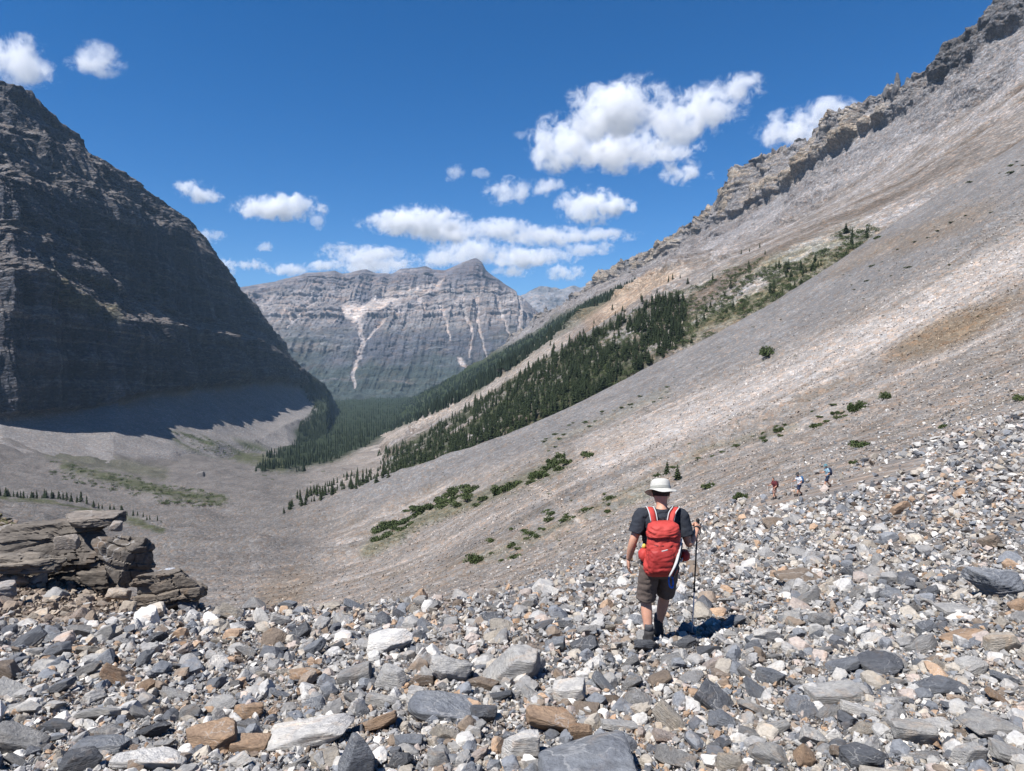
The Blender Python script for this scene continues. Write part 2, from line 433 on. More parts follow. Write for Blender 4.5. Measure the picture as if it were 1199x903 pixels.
d = cliffness * (flt * 9 + gen * 9 + stq * 3.5 + bigf * 28 + stairs * 9 + vert * 17) + talus * (g2 * 9 + gen * 4 + 10 * fbm(np.stack([PL[..., 1] * .006, 0 * lpx, 0 * lpx], -1), 2, 193))
fade = sst(402, 372, lpx)
PLd = PL - n * 0 + np.stack([np.ones_like(d), 0 * d - .35, 0 * d + .1], -1) * (d * fade)[..., None]
PLd[..., 2] -= sst(380, 400, lpx) * 130
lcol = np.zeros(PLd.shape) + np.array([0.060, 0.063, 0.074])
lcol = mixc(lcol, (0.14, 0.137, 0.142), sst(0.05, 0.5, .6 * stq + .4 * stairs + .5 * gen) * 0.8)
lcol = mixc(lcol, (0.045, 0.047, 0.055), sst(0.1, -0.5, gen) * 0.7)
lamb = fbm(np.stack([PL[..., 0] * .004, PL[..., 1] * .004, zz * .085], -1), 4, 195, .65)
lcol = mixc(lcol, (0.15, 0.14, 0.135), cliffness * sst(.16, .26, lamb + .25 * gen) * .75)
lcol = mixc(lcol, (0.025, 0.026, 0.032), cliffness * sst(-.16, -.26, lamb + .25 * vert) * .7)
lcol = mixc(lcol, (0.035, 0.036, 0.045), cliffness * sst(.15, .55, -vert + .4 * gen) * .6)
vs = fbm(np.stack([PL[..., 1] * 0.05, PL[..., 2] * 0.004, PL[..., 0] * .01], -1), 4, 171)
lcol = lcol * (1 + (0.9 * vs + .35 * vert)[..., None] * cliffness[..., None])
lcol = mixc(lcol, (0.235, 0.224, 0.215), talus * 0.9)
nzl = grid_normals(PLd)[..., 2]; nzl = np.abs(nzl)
lcol = mixc(lcol, (0.19, 0.172, 0.158), cliffness * sst(0.5, 0.78, nzl) * 0.85)  # flatter ledges painted paler, a sunlit tone put into the rock colour
lcol = mixc(lcol, (0.14, 0.135, 0.07), pmask(lpx, lpy, [(30,318),(60,312),(120,345),(125,378),(95,370),(50,345)], 8) * sst(-.2, .25, gen + stq) * .7)
gm = pmask(lpx, lpy, [(190,500),(230,508),(300,520),(345,548),(250,540),(200,520)], 6) * sst(-.1, .3, vs + gen)
lcol = mixc(lcol, (0.075, 0.09, 0.04), gm * .9)
lcol = mixc(lcol, (0.034, 0.050, 0.024), pmask(lpx, lpy, [(345,505),(368,480),(352,455),(352,440),(372,450),(402,462),(402,520),(340,545)], 5) * .95)
M_rock = terrain_mat('cliff_rock_mat', [2.2, 7.0, 60.0], 0.95, 0.32, 0.35, (1, 1, 2.2))
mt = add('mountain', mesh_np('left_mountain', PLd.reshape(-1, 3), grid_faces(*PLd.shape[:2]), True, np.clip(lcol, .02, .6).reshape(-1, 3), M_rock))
mt.data.materials.append(terrain_mat('talus_mat', [0.7, 2.2, 30.0], 0.6, 0.25, 0.2))
_tf = (talus[:-1, :-1] > .5).ravel().astype(np.int32); mt.data.polygons.foreach_set('material_index', _tf)
tag(mt, 'dark layered cliff wall in shadow with talus at its foot', 'mountain', kind='structure')

# ---- right mountain: gully, forest band, talus stripe, cliffs and ridge
RU = [440, 520, 560, 600, 640, 680, 720, 760, 820, 870, 905, 940, 1000, 1060, 1125, 1199, 1350, 1600]
def rr(*pts):
    a = [p[0] for p in pts]
    return (a, [p[1] for p in pts], [p[2] for p in pts])
Rrows = [
 rr((400,640,490),(430,620,480),(500,573,470),(600,535,460),(680,498,452),(800,440,445),(900,394,438),(1060,310,430),(1199,212,425),(1600,40,420)),
 rr((400,630,520),(430,600,560),(460,556,560),(500,540,520),(600,500,480),(680,462,470),(800,408,458),(900,364,450),(1060,280,440),(1199,190,435),(1600,20,430)),
 rr((400,575,1000),(425,545,980),(455,519,960),(530,482,850),(600,440,740),(680,396,640),(740,370,590),(800,338,560),(900,296,520),(1000,266,500),(1060,240,490),(1199,165,480),(1600,-20,470)),
 rr((400,570,1080),(425,538,1060),(455,513,1020),(530,474,930),(600,430,830),(640,405,780),(700,365,720),(790,312,660),(900,280,600),(1000,240,580),(1060,215,570),(1199,130,560),(1600,-80,540)),
 rr((400,530,2600),(430,505,2500),(500,464,2500),(550,440,2400),(590,412,2250),(640,385,2000),(700,345,1700),(760,322,1450),(800,300,1300),(870,285,1050),(950,245,950),(1000,215,900),(1080,165,800),(1199,90,680),(1600,-140,620)),
 rr((400,520,3800),(430,495,3700),(500,462,3600),(550,445,3300),(590,410,3000),(625,382,2800),(661,362,2500),(700,338,2300),(760,314,2050),(800,292,1850),(840,265,1600),(870,255,1450),(930,222,1250),(1000,168,1080),(1080,122,900),(1150,66,790),(1199,30,750),(1600,-200,680)),
 rr((400,515,4000),(430,490,3900),(500,460,3800),(550,443,3500),(590,409,3150),(605,396,3050),(625,379,2900),(661,361,2600),(682,346,2400),(700,325,2350),(725,318,2250),(760,301,2120),(780,290,2000),(820,265,1800),(848,245,1640),(856,222,1570),(868,205,1500),(885,192,1450),(912,182,1400),(925,187,1370),(945,172,1320),(985,150,1160),(1000,140,1120),(1040,113,1020),(1070,104,960),(1125,62,860),(1150,35,820),(1175,8,800),(1199,-8,780),(1350,-120,740),(1600,-300,720)),
 rr((400,540,4200),(430,510,4100),(500,475,4000),(600,430,3500),(700,350,2700),(800,310,2200),(900,230,1700),(1000,190,1400),(1199,60,1000),(1600,-200,900)),
]
PR = loft(None, Rrows, 1150, [16, 90, 30, 120, 90, 60, 10], 400, 1600)
nR, fltR, genR, stqR, zzR = rock_relief(PR, 1, 300, fl=0.022)
rpx, rpy = project(PR)
i_stripe0 = np.interp(rpx, Rrows[2][0], Rrows[2][1]); i_stripe1 = np.interp(rpx, Rrows[3][0], Rrows[3][1])
_cb = np.interp(rpx, Rrows[5][0], Rrows[5][1]); _mid = np.interp(rpx, Rrows[4][0], Rrows[4][1]); _rg = np.interp(rpx, Rrows[6][0], Rrows[6][1])
cl = sst(5, -5, rpy - _cb)                                # the ridge cliffs
rocky = sst(12, -12, rpy - _mid)
low = sst(-3, 3, rpy - i_stripe1)                        # below the pale stripe
ledg = fbm(np.stack([PR[..., 0] * 0.01, PR[..., 1] * 0.01, (PR[..., 2] - 0.35 * PR[..., 0]) * 0.05], -1), 5, 333, .6)
runr = fbm(np.stack([(PR[..., 0] + 0.2 * PR[..., 1]) * 0.004, PR[..., 1] * 0.028, PR[..., 2] * .004], -1), 5, 361, .6)
crag = sst(0.0, 0.35, fbm(PR * 0.01, 4, 350)) * sst(70, 10, rpy - _mid) * (1 - cl) * (1 - .8 * sst(940, 1010, rpx))
bigR = fbm(np.stack([PR[..., 0] * .008, PR[..., 1] * .008, PR[..., 2] * .002], -1), 4, 381, .5, True)
dR = cl * (fltR * 20 + genR * 14 + stqR * 8 + bigR * (34 - 22 * sst(985, 1040, rpx))) + (1 - cl) * (genR * 4.0 + (ledg * 7.0 + runr * 6.0) * (1 - low) + low * 1.0 * genR) + crag * (fltR * 16 + ledg * 14) + rocky * (genR * 9 + bigR * 10 * (1 - cl))
fR = sst(400, 440, rpx)
jag = np.abs(noise3(np.stack([PR[..., 0] * .03, PR[..., 1] * .03, 0 * rpx], -1), 377)) + .5 * np.abs(noise3(np.stack([PR[..., 0] * .09, PR[..., 1] * .09, 0 * rpx], -1), 378))
PRd = PR + np.stack([-0.85 * dR, -0.35 * dR, 0.25 * dR + (jag - .25) * (26 - 17 * sst(940, 1010, rpx)) * sst(14, 0, np.abs(rpy - _rg)) * rocky], -1) * fR[..., None]
rcol = np.zeros(PRd.shape) + np.array([0.235, 0.212, 0.19])
run = fbm(np.stack([(PR[..., 0] + 0.2 * PR[..., 1]) * 0.004, PR[..., 1] * 0.028, PR[..., 2] * .004], -1), 5, 361, .6)
rcol = mixc(rcol, (0.31, 0.292, 0.28), sst(0.03, .25, run))
rcol = mixc(rcol, (0.145, 0.12, 0.097), sst(0.0, -.28, run) * .9)
rcol = mixc(rcol, (0.24, 0.237, 0.243), rocky * .7)
rcol = mixc(rcol, (0.20, 0.19, 0.185), rocky * sst(.1, -.35, genR) * .6)
rcol = mixc(rcol, (0.33, 0.275, 0.205), cl * sst(-.1, .3, genR + stqR) * sst(1100, 1000, rpx) * .75)
rcol = mixc(rcol, (0.15, 0.15, 0.155), cl * sst(.1, -.3, fltR) * .6)
rcol = mixc(rcol, (0.11, 0.11, 0.115), cl * sst(1085, 1110, rpx) * .85)
rcol = mixc(rcol, (0.17, 0.15, 0.14), crag * .6)
# tan apron and pale talus stripe
dd, tt = pdist(rpx, rpy, [(440,516),(530,478),(600,436),(660,395),(700,367),(760,335),(800,318)])
rcol = mixc(rcol, (0.33, 0.295, 0.26), sst(11, 4, dd + 3 * genR) * .9)
rcol = mixc(rcol, (0.36, 0.27, 0.19), pmask(rpx, rpy, [(680,372),(700,358),(770,320),(795,318),(790,330),(735,362),(690,388)], 5) * .7)
dd, tt = pdist(rpx, rpy, [(1210,120),(1060,175),(960,225),(900,258),(840,300)])
rcol = mixc(rcol, (0.35, 0.33, 0.318), sst(8, 1, dd + 5 * genR) * .6)
rcol = mixc(rcol, (0.13, 0.10, 0.085), pmask(rpx, rpy, [(655,395),(700,365),(712,372),(672,400)], 6) * .4)
SLOPE_FOREST = [(425,500),(440,470),(470,452),(521,447),(560,430),(589,411),(620,395),(655,372),(693,352),(745,330),(742,336),(700,362),(668,385),(640,402),(600,432),(560,458),(520,480),(440,512),(420,512)]
FOREST_BAND = [(330,612),(312,604),(345,585),(400,560),(450,530),(500,505),(560,470),(600,446),(640,418),(700,388),(740,366),(790,342),(820,335),(800,405),(700,465),(600,511),(500,549),(400,586)]
SPARSE_BAND = [(800,350),(850,318),(900,300),(960,282),(1010,262),(1030,270),(960,325),(900,361),(800,409)]
ff = pmask(rpx, rpy, SLOPE_FOREST, 4) * sst(-.75, -.2, genR + .35 * run)
rcol = mixc(rcol, (0.036, 0.052, 0.024), ff)
fb = pmask(rpx, rpy, FOREST_BAND, 4)
rcol = mixc(rcol, (0.055, 0.062, 0.032), fb * sst(.35, -.1, genR) * .9)
sb = pmask(rpx, rpy, SPARSE_BAND, 12)
rcol = mixc(rcol, (0.13, 0.125, 0.06), sb * sst(-.2, .3, ledg) * .75)
rcol = mixc(rcol, (0.36, 0.35, 0.335), np.maximum(fb, sb) * sst(.28, .5, run + .5 * ledg) * .8)
M_rslope = terrain_mat('mountain_slope_mat', [0.9, 3.2, 40.0], 0.8, 0.33, 0.25)
mr = add('mountain', mesh_np('right_mountain', PRd.reshape(-1, 3), grid_faces(*PRd.shape[:2]), True, np.clip(rcol, .02, .6).reshape(-1, 3), M_rslope))
tag(mr, 'long rocky ridge with tan talus falling to a forest band', 'mountain', kind='structure')

# ---- far mountain
fridge = ([215, 277, 317, 340, 360, 378, 392, 400, 410, 420, 428, 440, 460, 469, 485, 499, 507, 521, 543, 550, 557, 564, 569, 575, 593, 605, 608, 623, 645, 670, 720],
          [352, 338, 331, 326, 320, 319, 317, 321, 320, 317, 315.5, 320, 321, 315, 314, 312, 316, 317, 307, 304.5, 302, 306.5, 317, 322, 334, 342, 356, 362, 378, 398, 430])
fy = lambda k: (fridge[0], [5600 * k - abs(a - 520) * 0.6 for a in fridge[0]])
def FR(k, px, py): return (px, py, fy(k))
allx = [215, 300, 400, 480, 560, 610, 660, 720]
Frows = [
 FR(.60, allx, [478, 478, 478, 478, 478, 478, 480, 490]),
 FR(.68, allx, [462, 461, 461, 461, 461, 461, 466, 475]),
 FR(.76, allx, [430, 422, 420, 422, 418, 416, 430, 455]),
 FR(.79, allx, [410, 400, 396, 398, 394, 392, 415, 448]),
 FR(.85, allx, [392, 380, 376, 376, 372, 372, 402, 442]),
 FR(.87, allx, [384, 370, 364, 360, 356, 358, 398, 440]),
 FR(.93, allx, [372, 354, 357, 350, 348, 352, 396, 438]),
 FR(.94, allx, [366, 347, 347, 343, 341, 347, 395, 437]),
 FR(1.0, *fridge),
 FR(1.1, [a for a in fridge[0]], [b + 14 for b in fridge[1]]),
]
PF = loft(None, Frows, 760, [10, 50, 34, 40, 20, 40, 16, 70, 8], 215, 720)
fpx, fpy = project(PF)
nF, fltF, genF, stqF, zzF = rock_relief(PF, 1, 500, fl=0.0045)
ups = sst(400, 372, fpy)
rib = fbm(np.stack([PF[..., 0] * .006, PF[..., 2] * .0012, 0 * fpx], -1), 5, 533, .55, True)
fineF = fbm(PF * .012, 4, 560, .6); ribf = fbm(np.stack([PF[..., 0] * .016, PF[..., 2] * .003, 0 * fpx], -1), 4, 561, .6, True)
dF = rib * (26 + 30 * ups) + genF * 22 + stqF * 20 + fineF * 16 + ribf * 20
stepz = zzF + 60 * noise3(PF * .0012, 540)
band = fbm(np.stack([PF[..., 0] * .0002, 0 * fpx, stepz * 0.021], -1), 4, 541, .7)
_sz = stepz * .018; _st = (_sz - np.floor(_sz)); step = sst(.35, .6, _st) - _st
dF += band * 34 * (0.4 + ups) + step * 34 * (.45 + .75 * ups) * sst(-.35, .35, genF + .5 * fineF)
CH = [[(421,380),(424,406),(417,425),(413,442),(415,455)], [(514,356),(519,372),(528,399)], [(539,352),(545,375),(553,392),(550,420)], [(557,352),(559,372),(563,395),(570,424)],
      [(582,352),(588,375),(596,395)], [(372,356),(352,372),(338,387)], [(536,423),(548,432),(556,436)], [(303,358),(310,368)], [(490,352),(498,368)], [(468,352),(450,378),(425,402)], [(335,366),(342,380)],[(590,358),(612,350),(605,395),(600,408)]]
chm = np.zeros(fpx.shape)
for k, pts in enumerate(CH):
    dd, tt = pdist(fpx + 2.0 * noise3(PF * .012, 560 + k), fpy, pts)
    wd = 1.5 + 2.6 * (1 - tt) + (1.2 if k == 0 else 0)
    chm = np.maximum(chm, sst(wd, wd * .35, dd))
dF -= chm * 12
bowl = pmask(fpx, fpy, [(399,362),(405,358),(430,358),(445,350),(470,348),(462,356),(440,368),(425,374),(414,378),(403,371)], 3)
bowl = np.maximum(bowl, pmask(fpx, fpy, [(445,344),(500,338),(520,330),(512,342),(480,352),(450,352)], 3) * .6)
fF = sst(.0, 1., (fpx - 215) / 20) 
_fr = np.interp(fpx, *fridge); dF = dF * (0.15 + 0.85 * sst(0, 14, fpy - _fr))
PFd = PF + np.stack([0.1 * dF, -0.75 * dF, 0.45 * dF * sst(305, 335, fpy + 0 * dF) + .1 * dF], -1) * (1 - .6 * bowl)[..., None]
fcol = np.zeros(PFd.shape) + np.array([0.13, 0.122, 0.132])
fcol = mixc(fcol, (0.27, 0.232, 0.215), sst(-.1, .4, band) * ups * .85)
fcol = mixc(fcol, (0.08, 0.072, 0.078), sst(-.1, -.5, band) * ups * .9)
fcol = mixc(fcol, (0.10, 0.095, 0.10), pmask(fpx, fpy, [(480,351),(510,345),(570,346),(605,350),(605,356),(560,353),(510,352)], 2) * .8)
fcol = mixc(fcol, (0.085, 0.075, 0.082), pmask(fpx, fpy, [(520,322),(556,303),(575,325),(590,340),(575,338),(545,328)], 3) * .6)
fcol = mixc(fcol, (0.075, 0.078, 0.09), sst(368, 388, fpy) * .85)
fcol = mixc(fcol, (0.20, 0.19, 0.18), sst(372, 392, fpy) * sst(0.05, .5, band + genF) * .7)
fcol = mixc(fcol, (0.040, 0.055, 0.046), sst(415, 456, fpy + 34 * genF + 18 * rib) * .8)
fcol = mixc(fcol, (0.045, 0.056, 0.050), sst(.0, .4, genF + .3 * rib) * sst(372, 400, fpy) * .5)
fcol = mixc(fcol, (0.17, 0.162, 0.165), sst(.12, .3, band + .3 * genF) * sst(372, 392, fpy) * .55)
fcol = mixc(fcol, (0.36, 0.32, 0.30), chm * .9)
fcol = mixc(fcol, (0.50, 0.43, 0.38), np.clip(bowl * 1.1, 0, 1))
fcol = mixc(fcol, (0.30, 0.27, 0.25), sst(.1, .5, rib) * ups * sst(335, 345, fpy) * .5)
M_far = terrain_mat('far_rock_mat', [18.0, 60.0, 300.0], 0.55, 0.22, 0.25, (1, 1, 2.2))
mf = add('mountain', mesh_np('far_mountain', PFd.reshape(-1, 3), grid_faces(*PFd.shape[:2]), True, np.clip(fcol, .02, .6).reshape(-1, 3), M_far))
tag(mf, 'hazy layered peak with pale avalanche chutes at the valley head', 'mountain', kind='structure')

# ---- distant pale peaks in the gap
gridge = ([560, 600, 614, 622, 632, 640, 650, 656, 662, 672, 680, 700, 740], [360, 352, 346, 340, 335.5, 336, 337, 340, 338, 335, 338, 330, 345])
gxs = [560, 740]
Grows = [(gxs, [440, 440], [6500, 6500]), (gxs, [395, 395], [7000, 7000]), (gxs, [362, 362], [7700, 7700]), (gridge[0], gridge[1], [8300] * len(gridge[0])), (gxs, [365, 365], [8900, 8900])]
PQ = loft(None, Grows, 260, [20, 30, 40, 8], 560, 740)
qpx, qpy = project(PQ)
ql = fbm(PQ * .002, 6, 610, .55) ; qr = fbm(np.stack([PQ[..., 0] * .004, PQ[..., 1] * .001, PQ[..., 2] * .0008], -1), 4, 611, .5, True)
PQd = PQ + np.stack([0 * ql, -(ql * 160 + qr * 90), ql * 40], -1)
qcol = mixc(np.zeros(PQd.shape) + .13, (.22, .21, .21), sst(0, .5, ql + .4 * qr)); qcol = mixc(qcol, (.07, .09, .06), sst(372, 395, qpy) * .8)
mq = add('mountain', mesh_np('distant_mountain', PQd.reshape(-1, 3), grid_faces(*PQd.shape[:2]), True, qcol.reshape(-1, 3), M_far))
tag(mq, 'pale distant peaks in the gap beside the layered peak', 'mountain', kind='structure')
# ================================================================== ROCKS
_YR = np.exp(np.linspace(math.log(2.6), math.log(900), 560))
def ray_ground(px, py, y0=2.6, y1=430.0):
    """first point of the ground hit by the ray (px, py) with y0 < Y < y1: returns world points and a hit mask"""
    px = np.atleast_1d(np.asarray(px, float)); py = np.atleast_1d(np.asarray(py, float))
    Ys = _YR[(_YR >= y0) & (_YR <= y1)]
    out = np.full(len(px), np.nan)
    for s in range(0, len(px), 20000):
        e = min(len(px), s + 20000)
        T = table_py(px[s:e, None] + 0 * Ys[None], Ys[None] + 0 * px[s:e, None])
        below = T <= py[s:e, None]
        k = np.argmax(below, 1); ok = below.any(1) & (k > 0)
        kk = np.clip(k, 1, None); r = np.arange(e - s)
        a, b = T[r, kk - 1], T[r, kk]; t = np.clip((a - py[s:e]) / (a - b + 1e-9), 0, 1)
        Y = Ys[kk - 1] * (1 - t) + Ys[kk] * t
        out[s:e] = np.where(ok, Y, np.nan)
    m = ~np.isnan(out); Y = np.where(m, out, 10)
    P = P3(px, py, Y); P[..., 2] += ground_disp(P, Y)
    return P, m

def rock_shape(seed, sub, k=13, p=16, rough=0.035, flat=0.6, strata=0.0):
    g = np.random.default_rng(seed)
    v, f = ICO[sub]
    n = g.normal(size=(k, 3)); n[:, 2] *= 1.1
    n /= np.linalg.norm(n, axis=1, keepdims=True)
    h = g.uniform(0.62, 1.0, k)
    n = np.concatenate([n, [[0, 0, 1], [0, 0, -1], [1, 0, 0], [-1, 0, 0], [0, 1, 0], [0, -1, 0]]]); h = np.concatenate([h, g.uniform(.7, 1.0, 6)])
    dp = np.clip(v @ n.T, 0, None) / h
    r = (dp ** p).sum(1) ** (-1 / p)
    q = v * r[:, None]
    if rough:
        q = q * (1 + rough * fbm(v * 2.2 + seed, 4, seed)[:, None] * 1.6 + rough * 0.5 * fbm(v * 7 + seed, 3, seed + 9, .6)[:, None])
    if strata:
        ax = g.normal(size=3) * .25 + np.array([0, 0, 1]); ax /= np.linalg.norm(ax)
        t = q @ ax * strata + 0.4 * noise3(q * 1.5, seed + 4)
        saw = (t - np.floor(t)); lay = noise3(np.stack([np.floor(t) * 3.7, 0 * t + seed, 0 * t], -1), seed + 2)
        m = 1 + 0.10 * lay + 0.07 * (np.abs(saw - .5) * 2) ** 3 * -1
        pr = (q @ ax)[:, None] * ax
        q = pr + (q - pr) * m[:, None]
    q = q * np.array([1, g.uniform(.62, .95), flat * g.uniform(.75, 1.15)])
    q[:, 2] -= 0
    return q, f
ICO = {s: ico(s) for s in (1, 2, 3, 4, 5, 6)}
def rock_mat(name, src, scale, bump=0.5, tcoord='Object', bands=False):
    m, nt, b = newmat(name, 0.85, 0.25)
    tc = nt.node('ShaderNodeTexCoord').outputs[tcoord]
    if src == 'object':
        oi = nt.node('ShaderNodeObjectInfo'); tint = oi.outputs['Color']
        mp = nt.node('ShaderNodeVectorMath', operation='ADD'); nt.link(tc, mp.inputs[0])
        rv = nt.node('ShaderNodeCombineXYZ'); r = nt.math('MULTIPLY', oi.outputs['Random'], 37.0)
        for i in range(3): nt.link(r, rv.inputs[i])
        nt.link(rv.outputs[0], mp.inputs[1]); vec = mp.outputs[0]
    else:
        tint = nt.node('ShaderNodeAttribute', attribute_name='tint').outputs['Color']; vec = tc
    a = nt.noise(vec, 1.3 * scale, 5, 0.6, 0.4); c = nt.noise(vec, 6 * scale, 6, 0.7)
    col = nt.mul(tint, nt.ramp(a, [(0.3, (.78, .78, .80)), (0.5, (1, 1, 1)), (0.72, (1.18, 1.14, 1.08))]))
    col = nt.mul(col, nt.ramp(c, [(0.3, .68), (0.5, 1.0), (0.72, 1.28)]), 0.9)
    # lichen-free weathering: ochre stains and thin white calcite veins
    st = nt.ramp(nt.noise(vec, 0.9 * scale, 4, 0.6, 1.0), [(0.56, 0.0), (0.72, 1.0)])
    mx = nt.node('ShaderNodeMix', data_type='RGBA', blend_type='MULTIPLY'); nt.link(nt.math('MULTIPLY', st, 0.5), mx.inputs[0]); nt.link(col, mx.inputs[6]); mx.inputs[7].default_value = (1.25, 0.93, 0.66, 1)
    col = mx.outputs[2]
    wv = nt.node('ShaderNodeTexVoronoi', feature='DISTANCE_TO_EDGE', ins={'Vector': nt.node('ShaderNodeVectorMath', operation='ADD', ins={0: vec, 1: nt.node('ShaderNodeTexNoise', ins={'Vector': vec, 'Scale': 1.5 * scale, 'Detail': 3}).outputs['Color']}).outputs[0], 'Scale': 1.1 * scale})
    vein = nt.ramp(wv.outputs['Distance'], [(0.0, 1.0), (0.018, 0.6), (0.03, 0.0)])
    vs = nt.ramp(nt.noise(vec, 0.5 * scale, 2), [(0.5, 0.0), (0.6, 0.5)])
    mv = nt.node('ShaderNodeMix', data_type='RGBA'); nt.link(nt.math('MULTIPLY', vein, vs), mv.inputs[0]); nt.link(col, mv.inputs[6]); mv.inputs[7].default_value = (.5, .49, .47, 1)
    col = mv.outputs[2]
    wl = nt.node('ShaderNodeTexNoise', ins={'Vector': nt.map(vec, (1, 1, 5), (0.5, 0.4, 0)), 'Scale': 2.2 * scale, 'Detail': 6, 'Roughness': 0.65}).outputs['Fac']
    if bands: col = nt.mul(col, nt.ramp(wl, [(0.35, .72), (0.5, 1.0), (0.65, 1.12)]))
    h = nt.math('ADD', nt.math('MULTIPLY', c, 0.5), nt.math('ADD', nt.math('MULTIPLY', nt.noise(vec, 18 * scale, 5, 0.7), 0.18), nt.math('MULTIPLY', wl, 0.35 if bands else 0.8)))
    bp = nt.node('ShaderNodeBump', ins={'Strength': bump, 'Distance': 0.12 / scale if src != 'object' else 0.06, 'Height': h})
    nt.link(bp.outputs[0], b.inputs['Normal']); nt.link(col, b.inputs['Base Color'])
    return m
M_rockobj = rock_mat('weathered_limestone', 'object', 1.0, 0.9)
M_ledge = rock_mat('layered_limestone', 'object', 1.0, 1.0, bands=True)
M_scree = rock_mat('scree_stones', 'tint', 6.0, 0.7)

PAL = {'white': (.56, .54, .505), 'pale grey': (.39, .38, .36), 'grey': (.245, .24, .232), 'blue-grey': (.175, .185, .20), 'dark grey': (.105, .11, .12),
       'beige': (.35, .315, .265), 'orange-tan': (.35, .245, .165), 'brown': (.20, .16, .125), 'pinkish': (.40, .34, .30)}
HERO = [  # px, py of the foot, width, height in pixels, colour, flatness, strata, turn, label
 (597, 800, 88, 56, 'pale grey', .95, 0, 20, 'tall pointed pale grey boulder with a sharp right edge'),
 (524, 800, 50, 46, 'pale grey', 1.0, 0, 70, 'round knobbly pale boulder left of the pointed boulder'),
 (452, 770, 58, 38, 'white', .8, 0, 10, 'broad white boulder with a sloping top'),
 (456, 808, 38, 34, 'pale grey', .9, 0, 120, 'pale block with a dark shaded front below the broad white boulder'),
 (492, 803, 36, 20, 'brown', .6, 0, 15, 'rusty brown brick-shaped rock between two pale boulders'),
 (563, 808, 40, 24, 'brown', .7, 0, 95, 'rusty brown rock tucked under the pointed boulder'),
 (362, 878, 100, 56, 'white', .62, 0, 30, 'large flat cream boulder with a crack'),
 (242, 884, 62, 44, 'orange-tan', .75, 0, 60, 'rounded tan boulder left of the large cream boulder'),
 (292, 882, 44, 24, 'orange-tan', .6, 0, 5, 'orange wedge rock between the tan and cream boulders'),
 (354, 800, 42, 30, 'orange-tan', .65, 0, 25, 'flat tan slab above the large cream boulder'),
 (287, 840, 34, 30, 'orange-tan', .85, 0, 33, 'rust-coloured lump above the rounded tan boulder'),
 (165, 912, 84, 32, 'white', .5, 0, 12, 'long whitish slab cut by the lower picture edge'),
 (112, 888, 64, 30, 'blue-grey', .5, 0, 160, 'long blue-grey slab beside the whitish slab'),
 (84, 912, 50, 44, 'dark grey', .6, 0, 40, 'steep dark slab in the lower left corner'),
 (20, 836, 36, 20, 'white', .6, 0, 10, 'white-topped block near the left picture edge'),
 (415, 918, 40, 66, 'blue-grey', 1.5, 0, 75, 'upright slate-blue shard at the lower edge'),
 (610, 892, 52, 52, 'white', .9, 0, 15, 'white crusted boulder above the slate slab'),
 (644, 862, 62, 46, 'orange-tan', .55, 0, 140, 'long ochre-yellow slab tilted to the right'),
 (680, 872, 26, 32, 'orange-tan', 1.0, 0, 10, 'square tan block right of the ochre slab'),
 (690, 930, 150, 56, 'blue-grey', .4, 0, 5, 'big flat slate-grey slab at the bottom of the picture'),
 (668, 822, 46, 38, 'white', .6, 0, 130, 'white flat-faced slab right of the pointed boulder'),
 (566, 850, 34, 32, 'dark grey', .8, 0, 33, 'dark triangular stone below the pointed boulder'),
 (512, 846, 90, 34, 'blue-grey', .5, 0, 10, 'cluster-sized blue-grey slab below the round knobbly boulder'),
 (512, 900, 30, 26, 'pale grey', .9, 0, 55, 'pale cube-like stone near the bottom edge'),
 (553, 868, 24, 22, 'white', .9, 0, 12, 'small cream stone beside the dark triangular stone'),
 (902, 755, 44, 30, 'white', .85, 0, 45, 'rounded cream boulder right of the walking pole'),
 (942, 687, 58, 22, 'brown', .55, 0, 5, 'dark mossy brown block lying among pale rubble'),
 (905, 800, 32, 28, 'blue-grey', .9, 0, 80, 'slate block below the rounded cream boulder'),
 (988, 823, 66, 30, 'pale grey', .5, 0, 8, 'flat pale slab with a straight lower edge'),
 (1018, 905, 62, 44, 'dark grey', .6, 0, 145, 'dark speckled slab pointing down to the lower edge'),
 (1140, 760, 50, 24, 'orange-tan', .55, 0, 20, 'bright orange flat rock right of centre'),
 (1180, 770, 44, 36, 'beige', .7, 0, 20, 'cream boulder cut by the right picture edge'),
 (1132, 722, 46, 22, 'pale grey', .6, 0, 10, 'rounded grey boulder above the bright orange rock'),
 (1180, 700, 66, 50, 'blue-grey', .6, 6, 0, 'big layered blue-grey block at the right picture edge'),
 (1110, 816, 60, 22, 'blue-grey', .4, 0, 150, 'long bluish slab sloping right below the orange rock'),
 (1178, 872, 70, 42, 'pale grey', .6, 0, 15, 'large pale boulder low on the right edge'),
 (1140, 906, 50, 40, 'pale grey', .8, 0, 50, 'steep pale block left of the large pale boulder'),
 (1075, 880, 50, 46, 'pale grey', .7, 0, 100, 'speckled grey slab standing among small stones'),
 (912, 862, 32, 22, 'pale grey', .6, 0, 35, 'triangular pale blue-grey flake below the slate block'),
 (1100, 860, 34, 16, 'white', .5, 0, 15, 'small white flat stone right of the speckled slab'),
 (620, 905, 30, 20, 'pale grey', .8, 0, 15, 'pale stone left of the big slate slab'),
 (992, 895, 34, 24, 'brown', .7, 0, 15, 'brown stone beside the dark speckled slab'),
 (1040, 790, 60, 34, 'dark grey', .5, 0, 40, 'dark leaning slab above the flat pale slab'),
 (860, 905, 40, 24, 'beige', .8, 0, 15, 'beige lump low beside the ochre rubble'),
 (830, 770, 34, 20, 'dark grey', .6, 0, 70, 'dark stone in the hiker shadow'),
]
PROTO = []
for k in range(20):
    q, f = rock_shape(1000 + k * 7, 5, k=[8, 10, 13, 16][k % 4], p=[90, 50, 120, 70][k % 4], rough=[.03, .05, .025, .06][(k // 2) % 4], flat=1.0)
    PROTO.append(mesh_np('stone', q, f, True, None, M_rockobj))
